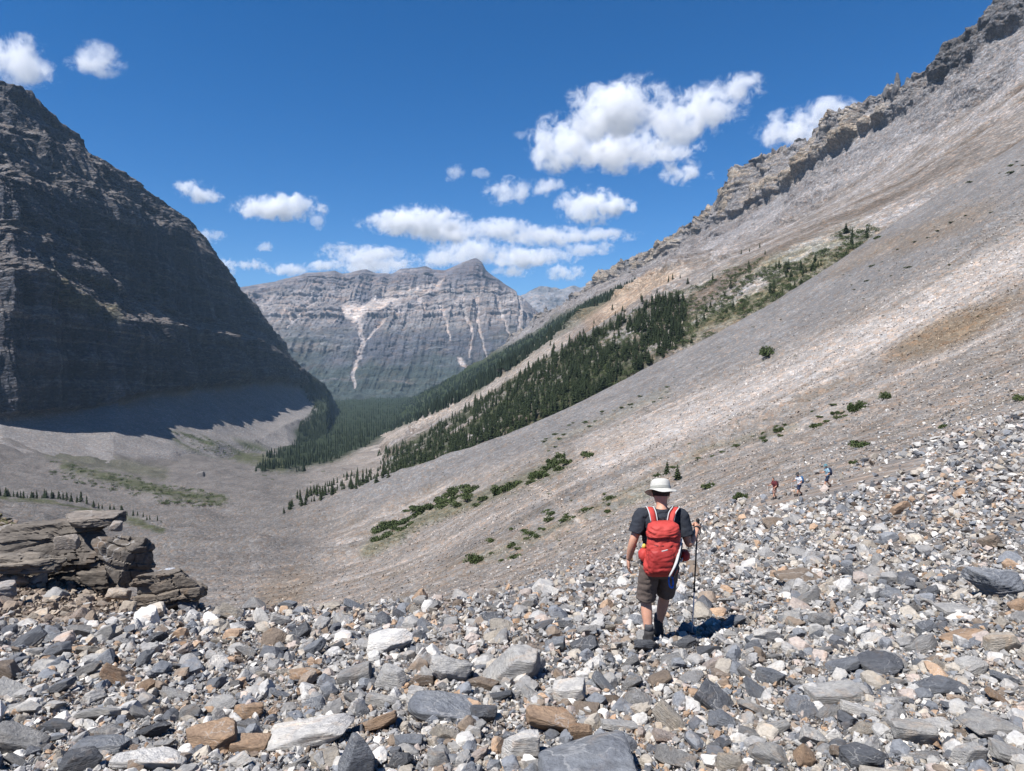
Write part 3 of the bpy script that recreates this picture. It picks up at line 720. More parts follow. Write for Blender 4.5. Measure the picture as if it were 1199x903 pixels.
def place_rock(px, py, wpx, hpx, colour, flat, turn, proto, y0=2.6, y1=120, name='rock', tilt=12):
    P, m = ray_ground([px], [py], y0, y1)
    if not m[0]: return None
    P = P[0]; k = math.hypot(P[1], P[0] * .0) / F
    w = wpx * k / 2.0; 
    o = add(name, proto); g = np.random.default_rng(int(px * 13 + py * 7))
    sl = 0.55                                            # depth seen from above
    d = w * g.uniform(.75, 1.05)
    h = max(hpx * k / 2 - d * 0.33, 0.18 * w) if flat is None else max((hpx * k / 2 - d * .28) * 1.0, .22 * w)
    o.scale = (w * 1.12, d, h * 1.15)
    o.rotation_euler = (rad(g.uniform(-tilt, tilt)), rad(g.uniform(-tilt, tilt)), rad(turn if turn < 90 else turn - 180) * .35)
    o.location = (P[0], P[1] + d * .6, P[2] + h * .62)
    c = np.array(PAL[colour]) * g.uniform(.88, 1.12)
    o.color = (*[float(x) for x in c], 1)
    o['_c'] = colour
    return o
ROCKS = []          # (px, py, w, object, label)
for i, (px, py, wp, hp, colr, fl_, stt, turn, lab) in enumerate(HERO):
    if stt or wp > 75 or i == 0:
        q, f = rock_shape(5000 + i, 5, k=12 if i else 8, p=24, rough=.035, flat=1.0, strata=stt)
        if i == 0:      # the pointed boulder: taper towards a peak on its right
            t = np.clip((q[:, 2] + .9) / 1.8, 0, 1); q[:, 0] = q[:, 0] * (1 - .72 * t) + .45 * t; q[:, 2] *= 1.25
        pm = mesh_np('stone', q, f, True, None, M_ledge if stt else M_rockobj)
    else: pm = PROTO[(i * 3) % 20]
    o = place_rock(px, py, wp, hp, colr, fl_, turn, pm, y1=14 if px < 700 else 60)
    if o is None: print('no ground for', lab); continue
    tag(o, lab, 'rock')
    del o['_c']
    ROCKS.append((px, py - hp / 2, wp, hp, o, lab))
LAND = [(r[0], r[1], r[5]) for r in ROCKS]
# further individual stones: the largest after the named ones
def pick_colour(px, py, r):
    tan = sst(0.0, .5, noise3(np.array([[px / 90., py / 50., 3.0]]), 71)[0]) + (.25 if 700 < px < 950 and py > 800 else 0)
    names = ['white', 'pale grey', 'grey', 'blue-grey', 'dark grey', 'beige', 'orange-tan', 'brown', 'pinkish']
    wts = np.array([.09, .24, .22, .18, .09, 0.07 + .09 * tan, .015 + .08 * tan, .05 + .04 * tan, .03 + .03 * tan])
    return names[int(np.searchsorted(np.cumsum(wts / wts.sum()), r))]
g = np.random.default_rng(99)
tries = 0
SHORT = {}
SHAPEW = ['angular', 'blocky', 'rounded', 'flat']
used = set(r[5] for r in ROCKS)
def side(dx, dy):
    if abs(dx) > 1.3 * abs(dy): return 'right of' if dx > 0 else 'left of'
    return 'below' if dy > 0 else 'above'
n_ind = 0
while n_ind < 250 and tries < 12000:
    tries += 1
    px = g.uniform(-5, 1205); py = 905 - 215 * g.uniform(0, 1) ** 1.35
    if px > 900: py = 905 - 290 * g.uniform(0, 1) ** 1.3
    if px < 250 and py < 740: continue
    s = (11 + 35 * ((py - 640) / 265)) * g.uniform(.7, 1.4)
    if s < 15: continue
    if 735 < px < 800 and 715 < py < 765: continue
    hh = s * g.uniform(.45, .85)
    if any(abs(px - a) < (s + c) * .46 and abs(py - hh / 2 - b) < (hh + d) * .42 for a, b, c, d, *_ in ROCKS): continue
    colr = pick_colour(px, py, g.uniform())
    kpr = int(g.integers(0, 20))
    o = place_rock(px, py, s, hh, colr, .7, g.uniform(0, 180), PROTO[kpr], y1=14 if px < 700 else 40, tilt=38)
    if o is None: continue
    size = 'small' if s < 28 else ('medium' if s < 40 else 'large')
    sh = 'flat' if hh / s < .52 else SHAPEW[kpr % 3]
    near = sorted(LAND, key=lambda l: math.hypot(l[0] - px, (l[1] - py + hh / 2) * 1.3))
    lab = None
    for l in near[:5]:
        w_ = l[2].split(); ref = ' '.join(w_[:8])
        for cut in (' with ', ' between ', ' tucked ', ' cut ', ' left ', ' right ', ' below ', ' above ', ' at ', ' beside ', ' near ', ' tilted ', ' in ', ' lying ', ' pointing ', ' low ', ' standing ', ' sloping '):
            ref = (' ' + ref + ' ').split(cut)[0].strip()
        ct = '%s %s %s rock %s the %s' % (size, colr, sh, side(px - l[0], py - hh / 2 - l[1]), ref)
        if ct not in used and len(ct.split()) <= 16: lab = ct; break
    if lab is None: lab = ct
    used.add(lab); del o['_c']
    tag(o, lab, 'rock', 'separate stones lying in the scree')
    ROCKS.append((px, py - hh / 2, s, hh, o, lab)); n_ind += 1
print('individual rocks', len(ROCKS))

# the countless rest of the scree: one mesh
def hull_rocks(n, seed, npts=10, zmin=.38):
    out = []
    g = np.random.default_rng(seed)
    for k in range(n):
        bm = bmesh.new()
        pts = g.uniform(-1, 1, (npts, 3)); pts /= np.maximum(np.linalg.norm(pts, axis=1, keepdims=True), .8) ** .75
        pts *= np.array([1, g.uniform(.6, .95), g.uniform(zmin, max(.75, zmin + .2))])
        for p in pts: bm.verts.new(p)
        r = bmesh.ops.convex_hull(bm, input=bm.verts)
        bmesh.ops.delete(bm, geom=[v for v in bm.verts if not v.link_faces], context='VERTS')
        bmesh.ops.triangulate(bm, faces=bm.faces)
        bm.verts.index_update()
        out.append((np.array([v.co[:] for v in bm.verts]), np.array([[v.index for v in f.verts] for f in bm.faces]))); bm.free()
    return out
def rot_mats(a, b, c):
    ca, sa, cb, sb, cc, sc_ = np.cos(a), np.sin(a), np.cos(b), np.sin(b), np.cos(c), np.sin(c)
    z, o = 0 * a, 0 * a + 1
    Rz = np.stack([np.stack([cc, -sc_, z], -1), np.stack([sc_, cc, z], -1), np.stack([z, z, o], -1)], -2)
    Ry = np.stack([np.stack([cb, z, sb], -1), np.stack([z, o, z], -1), np.stack([-sb, z, cb], -1)], -2)
    Rx = np.stack([np.stack([o, z, z], -1), np.stack([z, ca, -sa], -1), np.stack([z, sa, ca], -1)], -2)
    return Rz @ Ry @ Rx
def merge_instances(protos, pos, scl, R, colr, g):
    V, Fc, Cc = [], [], []; base = 0
    which = g.integers(0, len(protos), len(pos))
    for k, (v, f) in enumerate(protos):
        m = which == k
        if not m.any(): continue
        q = np.einsum('nij,vj->nvi', R[m], v) * scl[m][:, None, None] + pos[m][:, None, :]
        cnt = m.sum()
        V.append(q.reshape(-1, 3)); Fc.append((f[None] + (np.arange(cnt) * len(v))[:, None, None] + base).reshape(-1, 3))
        Cc.append(np.repeat(colr[m], len(v), 0)); base += cnt * len(v)
    return np.concatenate(V), np.concatenate(Fc), np.concatenate(Cc)
def scree_colours(px, py, g):
    n = len(px)
    tan = sst(0.0, .5, noise3(np.stack([px / 90., py / 50., 0 * px + 3.0], -1), 71)) + np.where((px > 700) & (px < 950) & (py > 800), .35, 0)
    names = ['white', 'pale grey', 'grey', 'blue-grey', 'dark grey', 'beige', 'orange-tan', 'brown', 'pinkish']
    W = np.stack([0 * px + .08, 0 * px + .24, 0 * px + .20, 0 * px + .14, 0 * px + .07, .11 + .14 * tan, .03 + .10 * tan, .06 + .05 * tan, .05 + .05 * tan], -1)
    W = np.cumsum(W / W.sum(1, keepdims=True), 1)
    k = (g.uniform(size=n)[:, None] > W).sum(1).clip(0, 8)
    c = np.array([PAL[a] for a in names])[k] * g.uniform(.75, 1.2, (n, 1))
    brown = pmask(px, py, [(-900, 540), (60, 590), (190, 595), (262, 702), (200, 716), (60, 732), (-60, 738), (-900, 745)], 10)
    cb = np.array([(.24, .19, .145), (.30, .25, .20), (.17, .135, .11), (.34, .29, .23)])[g.integers(0, 4, n)] * g.uniform(.8, 1.15, (n, 1))
    c = np.where((g.uniform(size=n) < brown * .93)[:, None], cb, c)
    moss = pmask(px, py, [(-700, 540), (60, 588), (175, 597), (170, 612), (60, 628), (-60, 632), (-700, 640)], 4)
    c = np.where((g.uniform(size=n) < moss * .55)[:, None], np.array([.13, .12, .06]) * g.uniform(.8, 1.2, (n, 1)), c)
    return c
g = np.random.default_rng(5)
def scatter(n, pxr, pyr, smin, smax, pw, y0, y1, protos, mask=None, pile=.35, extra=None):
    px = g.uniform(*pxr, n); py = g.uniform(*pyr, n)
    P, m = ray_ground(px, py, 2.6, 150)
    Y = P[:, 1]; m &= (Y > y0) & (Y < y1)
    m &= ~(inpoly(px, py, [(885,562),(990,540),(1080,538),(1080,556),(985,578),(905,594),(870,600)]) & (g.uniform(size=n) < .85))
    if mask is not None: m &= mask(px, py, Y)
    px, py, P, Y = px[m], py[m], P[m], Y[m]
    s = smin + (smax - smin) * g.uniform(size=len(px)) ** pw
    sc = s * Y / F / 2
    R = rot_mats(g.normal(0, .55, len(px)), g.normal(0, .55, len(px)), g.uniform(0, 6.28, len(px)))
    P = P.copy(); P[:, 2] += sc * g.uniform(.05, pile, len(px))
    return merge_instances(protos, P, sc, R, scree_colours(px, py, g), g)
H1 = hull_rocks(24, 3)
H0 = hull_rocks(16, 9, 6, .8)
def scatter_far(n):
    """coarse blocks of the open talus out to the crest"""
    px = g.uniform(250, 1330, n); py = g.uniform(120, 720, n)
    P, m = ray_ground(px, py, 30, 420); Y = P[:, 1]
    ok = m & (Y > 50)
    gx, gy = P[:, 0], P[:, 1]
    dens = .55 + .6 * fbm(np.stack([gx * .03, gy * .14, 0 * gx], -1), 3, 55)
    crest = np.interp(px, [330, 450, 600, 750, 900, 1050, 1199, 1400], [615, 567, 510, 437, 360, 262, 165, 30])
    dens = dens * sst(4, 90, py - crest) * .9 + .12
    ok &= g.uniform(size=n) < dens
    px, py, P, Y = px[ok], py[ok], P[ok].copy(), Y[ok]
    s = (1.5 + 2.7 * g.uniform(size=len(px)) ** 2.6) * sst(420, 120, Y).clip(.45, 1)
    sc = s * Y / F / 2
    base = ground_colour(P[None], px[None], py[None], Y[None])[0]
    w_ = np.array([(1.55, 1.52, 1.5), (1.25, 1.2, 1.17), (.8, .8, .82), (1.0, .93, .85), (1.9, 1.88, 1.85)])[g.choice(5, len(px), p=[.3, .3, .2, .12, .08])]
    c = np.clip(base * w_ * g.uniform(.85, 1.15, (len(px), 1)), .02, .62)
    P[:, 2] += sc * .25
    return merge_instances(H0, P, sc, rot_mats(g.normal(0, .3, len(px)), g.normal(0, .3, len(px)), g.uniform(0, 6.28, len(px))), c, g)
M2 = [rock_shape(3000 + k, 3, k=7, p=90, rough=.05, flat=.7) for k in range(14)]
parts = [
 scatter(3000, (-120, 1320), (560, 925), 12, 30, 2.4, 3, 26, M2, lambda px, py, Y: g.uniform(size=len(px)) < sst(585, 760, py) * .9 + .12, .5),
 scatter(62000, (-250, 1450), (480, 935), 5, 13.5, 1.8, 3, 60, H1, None, .9),
 scatter(60000, (-250, 1450), (440, 760), 2.6, 6.0, 2.0, 12, 95, H1, lambda px, py, Y: g.uniform(size=len(px)) < sst(100, 45, Y), .8),
 scatter_far(230000),
 scatter(60000, (-120, 1320), (620, 930), 2.2, 5.2, 1.6, 3, 22, H0, None, 1.6),
]
def scatter_underfoot(n):
    """stones around and beside the viewpoint"""
    x = g.uniform(-11, 11, n); y = g.uniform(-1, 6.5, n)
    vis = (np.abs(x) < .78 * y) & (y > 3.6)
    x, y = x[~vis], y[~vis]; yy = np.maximum(y, 2.6)
    z = ground_at(x, yy) + .19 * (yy - y)
    s = .03 + .20 * g.uniform(size=len(x)) ** 2.6
    P = np.stack([x, y, z + s * .15], -1)
    return merge_instances(H1, P, s, rot_mats(g.normal(0, .5, len(x)), g.normal(0, .5, len(x)), g.uniform(0, 6.28, len(x))), scree_colours(600 + 60 * x, 880 + 0 * x, g), g)
parts.append(scatter_underfoot(14000))
off = 0; V, Fc, Cc = [], [], []
for v, f, c in parts:
    V.append(v); Fc.append(f + off); Cc.append(c); off += len(v)
# more stones on the hidden far side of the near crest so it reads from beside the camera
sc_me = mesh_np('scree', np.concatenate(V), np.concatenate(Fc), False, np.concatenate(Cc), M_scree)
print('scree tris', len(sc_me.polygons))
tag(add('scree', sc_me), 'loose grey, white and tan limestone rubble covering the near slope', 'scree', kind='stuff')
# ================================================================== LEDGES ON THE LEFT MOUND
def ledge(px, py, wpx, hpx, colour, seed, strata, label, name='rock_ledge', Y=None, tiltx=0, tilty=0, depth=1.0, rz=0, sub=6, k=10, cat='rock ledge', sink=.5):
    q, f = rock_shape(seed, sub if wpx > 60 else 5, k=k, p=26, rough=.05, flat=1.0, strata=strata)
    q = q * (1 + .05 * fbm(q * 4, 4, seed + 50, .6)[:, None])
    me = mesh_np('ledge', q, f, True, None, M_ledge)
    c = P3(px, py - hpx / 2, Y); kk = Y / F
    o = add(name, me); o.location = c
    o.scale = (wpx * kk / 2 * 1.12, wpx * kk / 2 * depth, hpx * kk / 2 * 1.15)
    o.rotation_euler = (rad(tiltx), rad(tilty), rad(rz))
    o.color = (*colour, 1)
    tag(o, label, cat)
    return o
def fractured(name, label, cat, colour, px, py, w_, h_, Y, seed, beds=9, joints=4, tilt=0, depth=.8, sub=6, k=9, amp=.13, yaw=0, over=0.0):
    """one solid mass of bedded rock: bed and joint cells pushed in and out in steps"""
    q, f = rock_shape(seed, sub, k=k, p=60, rough=.02, flat=1.0)
    a = rad(tilt); bz = q[:, 2] * math.cos(a) + q[:, 0] * math.sin(a); bx = q[:, 0] * math.cos(a) - q[:, 2] * math.sin(a)
    wz = bz * beds * .5 + .35 * noise3(q * 1.6, seed + 1) + .12 * noise3(q * 5, seed + 2)
    # beds of unequal thickness
    wz = wz + .55 * np.sin(wz * 1.7 + seed)
    li = np.floor(wz); fz = wz - li
    hx = lambda i, s_: ((_hash(i.astype(np.int64), (i * 0 + s_).astype(np.int64), (i * 0 + seed).astype(np.int64), 5) & 1023) / 1023.0)
    jx = bx * joints * .5 + hx(li, 1) * 3 + .25 * noise3(q * 2.2, seed + 3); jy = q[:, 1] * joints * .5 + hx(li, 2) * 3 + .25 * noise3(q * 2.2, seed + 4)
    cell = li * 57 + np.floor(jx) * 13 + np.floor(jy) * 101
    r_ = hx(cell, 7) - .5; lay = hx(li, 9) - .5
    ex = np.minimum(np.minimum(fz, 1 - fz) * 2.2, np.minimum(np.abs(jx - np.round(jx)), np.abs(jy - np.round(jy))) * 5.5)
    crack = sst(.16, 0, ex)
    push = amp * (1.1 * r_ + 1.0 * lay) - .075 * crack + .03 * fbm(q * 5, 4, seed + 6, .6)
    n2 = q.copy(); n2[:, 2] *= .35; n2 /= np.linalg.norm(n2, axis=1, keepdims=True) + 1e-9
    q = q + n2 * push[:, None]
    q[:, 0] += over * q[:, 2]
    c = P3(px, py - h_ / 2, Y); kk = Y / F
    o = add(name, mesh_np(name, q, f, False, None, M_ledge)); o.location = c; o.scale = (w_ * kk * .56, w_ * kk * .5 * depth, h_ * kk * .58); o.rotation_euler = (0, 0, rad(yaw)); o.color = (*colour, 1)
    tag(o, label, cat); return o
BR = (.27, .235, .20)
gs = np.random.default_rng(77)
fractured('rock_outcrop', 'large dark layered rock outcrop on the brown mound', 'rock outcrop', (.135, .118, .10), 84, 696, 140, 94, 13.9, 811, 11, 5, -9, .75)
fractured('rock_outcrop', 'steeply layered right end of the brown outcrop', 'rock outcrop', (.145, .127, .108), 147, 695, 54, 78, 13.0, 823, 11, 3, 14, 1.0, over=-.16)
fractured('rock_ledge', 'flat cap slab on top of the brown outcrop', 'rock ledge', (.20, .175, .15), 108, 616, 66, 14, 13.7, 833, 3, 3, -4, .9, sub=5, amp=.08)
ledge(80, 646, 26, 22, (.29, .255, .22), 844, 0, 'rounded pale tan knob below the cap slab', 'rock', Y=12.9, depth=.9, cat='rock')
fractured('rock_ledge', 'wide flat shelf rock at the left picture edge', 'rock ledge', (.18, .158, .132), 24, 670, 92, 26, 12.9, 855, 4, 3, 2, .8, sub=5, amp=.1)
fractured('rock_ledge', 'tilted slab between the shelf rock and the outcrop', 'rock ledge', (.165, .145, .122), 22, 640, 70, 22, 14.4, 866, 4, 3, -10, .9, sub=5, amp=.1)
ledge(4, 700, 34, 18, (.32, .30, .28), 877, 2, 'grey block under the flat shelf rock', 'rock', Y=11.6, cat='rock')
ledge(136, 622, 14, 12, (.30, .27, .24), 888, 0, 'small round stone perched on the outcrop', 'rock', Y=13.1, cat='rock')
fractured('boulder', 'layered brown boulder with a steep dark end', 'boulder', (.16, .137, .112), 205, 716, 72, 50, 12.0, 837, 8, 3, -13, .9)
ledge(196, 682, 26, 17, (.42, .44, .47), 900, 0, 'small pale blue-grey rock resting on the brown boulder', 'rock', Y=12.0, tilty=-12, cat='rock', k=8)
ledge(10, 640, 46, 20, (.30, .27, .22), 911, 3, 'low mossy slab high on the brown mound', Y=15.0, depth=1.1)
ledge(140, 702, 30, 14, (.36, .30, .24), 922, 0, 'pale tan stone at the foot of the outcrop', 'rock', Y=12.2, cat='rock')

# ================================================================== TREES AND SHRUBS
def leaf_mat(name, c0, c1, tcs='Object'):
    m, nt, b = newmat(name, 0.8, 0.15)
    tc = nt.node('ShaderNodeTexCoord').outputs['Object']
    oi = nt.node('ShaderNodeObjectInfo').outputs['Random']
    nz = nt.noise(tc, 2.2, 3)
    nb2 = nt.noise(tc, 0.02, 4, .6)
    f = nt.math('ADD', nt.math('MULTIPLY', oi, 0.35), nt.math('ADD', nt.math('MULTIPLY', nz, 0.35), nt.math('MULTIPLY', nb2, .5)))
    col = nt.ramp(f, [(0.15, c0), (0.85, c1)])
    nt.link(col, b.inputs['Base Color'])
    return m
M_crown = leaf_mat('spruce_needles', (.013, .022, .010), (.042, .056, .024))
M_farcrown = leaf_mat('far_needles', (.008, .015, .009), (.026, .036, .018))
M_shrub = leaf_mat('juniper_leaves', (.030, .050, .018), (.085, .105, .042))
mbk, nb_, bb = newmat('bark', .95, .1); bb.inputs['Base Color'].default_value = (.11, .085, .065, 1)
nb_.link(nb_.ramp(nb_.noise(nb_.node('ShaderNodeTexCoord').outputs['Object'], 9, 4), [(.3, (.07, .055, .045)), (.7, (.16, .13, .10))]), bb.inputs['Base Color'])

def conifer(seed, tiers=15, nb=8, slim=.16):
    """crown as drooping fronds round a thin stem, 1 m tall; returns crown and trunk arrays (triangles)"""
    g = np.random.default_rng(seed)
    V, T = [], []
    for k in range(tiers):
        t = (k + g.uniform(-.3, .3)) / tiers; z = .08 + .90 * max(t, 0)
        r = slim * (1 - t) ** .8 * g.uniform(.75, 1.2) + .012
        for j in range(nb):
            if g.uniform() < .12: continue
            a = 6.283 * (j + g.uniform(-.35, .35)) / nb + k * .9; rr_ = r * g.uniform(.6, 1.2)
            d = np.array([math.cos(a), math.sin(a), 0]); s = np.array([-d[1], d[0], 0])
            b0 = len(V); w_ = rr_ * .42
            V += [np.array([0, 0, z + .035]), d * rr_ * .55 + s * w_ + [0, 0, z - .01], d * rr_ + [0, 0, z - .055 * g.uniform(.4, 1.4)], d * rr_ * .55 - s * w_ + [0, 0, z - .01], d * rr_ * .5 + [0, 0, z - .06]]
            T += [(b0, b0 + 1, b0 + 2), (b0, b0 + 2, b0 + 3), (b0 + 1, b0 + 4, b0 + 2), (b0 + 4, b0 + 3, b0 + 2)]
    b0 = len(V)
    for a in range(4): V.append(np.array([.012 * math.cos(a * 1.57), .012 * math.sin(a * 1.57), .93]))
    V.append(np.array([0, 0, 1.02])); T += [(b0 + a, b0 + (a + 1) % 4, b0 + 4) for a in range(4)]
    tv, tt = [], []
    for a in range(6):
        c, s = math.cos(a * 1.047), math.sin(a * 1.047); tv += [(.022 * c, .022 * s, -.06), (.006 * c, .006 * s, .93)]
    for a in range(6):
        i, j = 2 * a, 2 * ((a + 1) % 6); tt += [(i, j, j + 1), (i, j + 1, i + 1)]
    return (np.array(V), np.array(T)), (np.array(tv), np.array(tt))
CON = [conifer(60 + k, tiers=[15, 13, 17][k % 3], slim=[.19, .27, .16, .22, .31, .18][k]) for k in range(6)]
CRM = [mesh_np('crown', *c[0], False, None, M_crown) for c in CON]
TRM = [mesh_np('trunk', *c[1], False, None, mbk) for c in CON]
def tree(p, h, k, label, group=None, name='spruce_tree', cat='tree'):
    r = bpy.data.objects.new(name, None); COL.objects.link(r)
    r.location = p; r.scale = (h, h, h); r.rotation_euler = (0, 0, random.uniform(0, 6.28))
    a = add('crown', CRM[k], r); b = add('trunk', TRM[k], r)
    tag(r, label, cat, group); return r

def pick_on(PD, px, py, poly, n, g, extra=None, jitter=True):
    """n random surface points whose projection falls in the polygon, even over the picture of the slope"""
    m = inpoly(px, py, poly)
    if extra is not None: m &= extra
    idx = np.argwhere(m)
    if len(idx) == 0: return np.zeros((0, 3))
    dpx = np.abs(np.gradient(px, axis=1) * np.gradient(py, axis=0)) ; w_ = dpx[m] + 1e-6
    pk = g.choice(len(idx), size=n, p=w_ / w_.sum())
    P = PD[idx[pk, 0], idx[pk, 1]].copy()
    P[:, :2] += g.normal(0, .6, (n, 2))
    return P
g = np.random.default_rng(41)
r2x, r2y = project(PRd)
r2x, r2y = r2x.astype(float), r2y.astype(float)
clump = fbm(PRd * .03, 3, 900)
_edge, _ = pdist(r2x, r2y, FOREST_BAND + [FOREST_BAND[0]])
bandP = pick_on(PRd, r2x, r2y, FOREST_BAND, 2500, g, clump > (-.46 + .36 * sst(600, 800, r2x) + .30 * sst(9, 0, _edge)))
sparseP = pick_on(PRd, r2x, r2y, SPARSE_BAND, 60, g, clump > .02)
extraP = np.concatenate([pick_on(PRd, r2x, r2y, [(640,425),(800,342),(900,300),(900,285),(790,322),(640,405)], 26, g)])
lowP = pick_on(PG, *project(PG), [(316,612),(345,586),(400,560),(450,536),(480,530),(500,548),(400,588),(345,614)], 170, g, (Yg > 396) & (Yg < 760))
allP = np.concatenate([bandP, lowP, sparseP, extraP])
hgt = np.concatenate([(3.2 + 8.0 * g.uniform(0, 1, len(bandP)) ** 1.3), g.uniform(5, 9, len(lowP)), g.uniform(4, 8, len(sparseP)), g.uniform(3.5, 7, len(extraP))]) * .95
order = np.argsort(-(hgt / allP[:, 1]))
ax_, ay_ = project(allP)
ngr = 0
def zone(px, py):
    d, t = pdist(np.array([px]), np.array([py]), [(330,612),(450,552),(600,480),(700,430),(800,380),(1010,275)])
    return int(t[0] * 5.999)
ZN = ['at its lowest left tip', 'in its lower left part', 'in the middle of the band', 'where the band is tallest', 'in its upper part', 'near its thin upper right end']
for i in order[:262]:
    z_ = zone(ax_[i], ay_[i])
    tall = hgt[i] > 9.5
    tree(allP[i], hgt[i], i % 6, '%s dark spruce of the slope forest band, %s' % ('tall' if tall else 'shorter', ZN[z_]), 'spruces in the forest band, ' + ZN[z_] + (' tall' if tall else ' short'))
rest = order[262:]
def stuff_trees(P, h, g, name, label, mat, protos, cat='forest'):
    R = rot_mats(0 * h, 0 * h, g.uniform(0, 6.28, len(P)))
    v, f, c = merge_instances(protos, P, h, R, np.zeros((len(P), 3)), g)
    return tag(add(name, mesh_np(name, v, f, False, None, mat)), label, cat, kind='stuff')
stuff_trees(allP[rest], hgt[rest], g, 'forest', 'dense dark spruces filling the forest band behind the scree crest', M_crown, [c[0] for c in CON])
# far forest: small spires with two tiers
def spire(seed):
    g = np.random.default_rng(seed); V, T = [], []
    for z0, z1, r in ((.0, .6, .2), (.28, .82, .15), (.55, 1.0, .09)):
        b0 = len(V); n = 6
        for a in range(n): V.append((r * g.uniform(.7, 1.2) * math.cos(6.283 * a / n), r * g.uniform(.7, 1.2) * math.sin(6.283 * a / n), z0 + g.uniform(-.03, .03)))
        V.append((g.uniform(-.02, .02), 0, z1)); T += [(b0 + a, b0 + (a + 1) % n, b0 + n) for a in range(n)]
    return np.array(V), np.array(T)
SPI = [spire(k) for k in range(5)]
fP = pick_on(PRd, r2x, r2y, SLOPE_FOREST, 7500, g, (fbm(PRd * .008, 4, 920) + .5 * fbm(PRd * .03, 3, 921)) > (-.35 + .35 * sst(600, 690, r2x)))
stuff_trees(fP, g.uniform(6, 13, len(fP)), g, 'forest', 'far dark forest on the lower flank of the right ridge', M_farcrown, SPI)
g2x, g2y = project(PG)
_vn = fbm(PG * .02, 4, 51); _vn2 = fbm(PG * .06, 3, 52)
vP = pick_on(PG, g2x + 12 * _vn2 + 6, g2y + 9 * _vn, VALLEY_FOREST, 8000, g, (Yg > 470) & ((fbm(PG * .012, 4, 930) + .4 * fbm(PG * .05, 3, 931)) > -.22))
stuff_trees(vP, (4 + 9 * g.uniform(0, 1, len(vP)) ** 1.4), g, 'forest', 'dark forest filling the valley floor below the left cliffs', M_farcrown, SPI)
lqx, lqy = project(PLd)
lP = pick_on(PLd, lqx, lqy, [(350,500),(368,480),(350,452),(352,440),(372,450),(399,460),(399,500),(345,530)], 900, g)
stuff_trees(lP, g.uniform(7, 14, len(lP)), g, 'forest', 'forest climbing the foot of the left cliff spur', M_farcrown, SPI)
# tree lines and thickets on the valley floor
def single_trees(spots, label, group, y0, y1, hpx, surf='ground'):
    for q, (px, py) in enumerate(spots):
        P, m = ray_ground([px], [py], y0, y1)
        if not m[0]: continue
        h = hpx * g.uniform(.7, 1.25) * P[0][1] / F
        tree(P[0], h, int(g.integers(0, 6)), label, group)
lin = lambda x0, y0, x1, y1, n, j: [(x0 + (x1 - x0) * t + g.normal(0, j), y0 + (y1 - y0) * t + g.normal(0, j * .5)) for t in np.linspace(0, 1, n)]
single_trees(lin(300, 600, 352, 582, 14, 2.5), 'spruce in the small grove where scree bowl meets valley floor', 'grove at the bowl', 150, 428, 12)
single_trees(lin(330, 612, 372, 600, 8, 2.5), 'spruce at the foot of the forest band by the bowl', 'band foot trees', 150, 428, 12)
single_trees(lin(-4, 586, 100, 598, 30, 2.0), 'dark spruce in the tree line just beyond the mossy mound', 'tree line beyond the mound', 250, 600, 12)
single_trees(lin(104, 600, 190, 622, 16, 2.0), 'low spruce in the thin end of the tree line', 'thin tree line end', 150, 600, 8)

# shrubs
def shrub_mesh(seed, n=620, squash=.6):
    g = np.random.default_rng(seed); V, T = [], []
    lobes = [(g.uniform(-.5, .5), g.uniform(-.5, .5), g.uniform(.1, .4), g.uniform(.3, .55)) for _ in range(6)]
    for k in range(n):
        lx, ly, lz, lr = lobes[int(g.integers(0, 6))]
        d = g.normal(size=3); d /= np.linalg.norm(d); d[2] = abs(d[2])
        c = np.array([lx, ly, lz * .5]) + d * lr * g.uniform(.6, 1.08); c[2] *= squash * 1.6
        u = g.normal(size=3); u /= np.linalg.norm(u); v = np.cross(u, g.normal(size=3)); v /= np.linalg.norm(v)
        s = g.uniform(.07, .15); b0 = len(V)
        V += [c + u * s, c - u * s * .5 + v * s * .6, c - u * s * .5 - v * s * .6]; T.append((b0, b0 + 1, b0 + 2))
    return mesh_np('foliage', np.array(V), np.array(T), False, None, M_shrub)
SHR = [shrub_mesh(300 + k, squash=[.5, .65, .8, .45, .6][k]) for k in range(5)]
def shrub(px, py, wpx, label, group=None, up=1.0, y0=16, y1=425, P=None):
    if P is None:
        P, m = ray_ground([px], [py], y0, y1)
        if not m[0]: return None
        P = P[0]
    s = wpx * P[1] / F / 2 * 1.45
    o = add('shrub', SHR[int(g.integers(0, 5))]); o.location = (P[0], P[1], P[2] - s * .1); o.scale = (s, s, s * up); o.rotation_euler = (0, 0, g.uniform(0, 6.28))
    tag(o, label, 'shrub', group); return o
ONE = [(898,424,15,1.1,'lone dark shrub high on the open scree slope'), (1003,489,15,1.4,'upright shrub above the three distant hikers'), (957,502,12,1.3,'shrub left of the upright shrub on the right slope'),
 (1037,473,9,1.3,'small shrub highest of those above the hikers'), (1007,523,22,.9,'broad ragged shrub just above the rearmost hiker'), (999,543,9,.8,'small dark tuft near the rearmost hiker'),
 (870,585,14,1.5,'bushy green shrub left of the red-clad hiker'), (830,575,15,.9,'low shrub between main hiker hat and bushy shrub'), (688,538,16,.9,'round dark shrub left of the main hiker head'),
 (557,665,17,1.0,'green shrub just above the near crest of rubble'), (610,650,22,.6,'flat shrub strip beside the green crest shrub'), (633,560,14,.9,'shrub at the top end of the trail'),
 (915,512,8,1.5,'thin upright shrub on the slope above the trail'), (1195,470,12,1.0,'shrub at the right picture edge'), (1103,500,12,.8,'grey-green shrub mid slope on the right'),
 (1027,283,10,.6,'dark mat shrub on the crest of the blue-grey scree'), (855,372,8,.6,'small shrub on the crest above the lone shrub')]
for px, py, wd, up, lab in ONE: shrub(px, py, wd * 1.1, lab, None, up * 1.25)
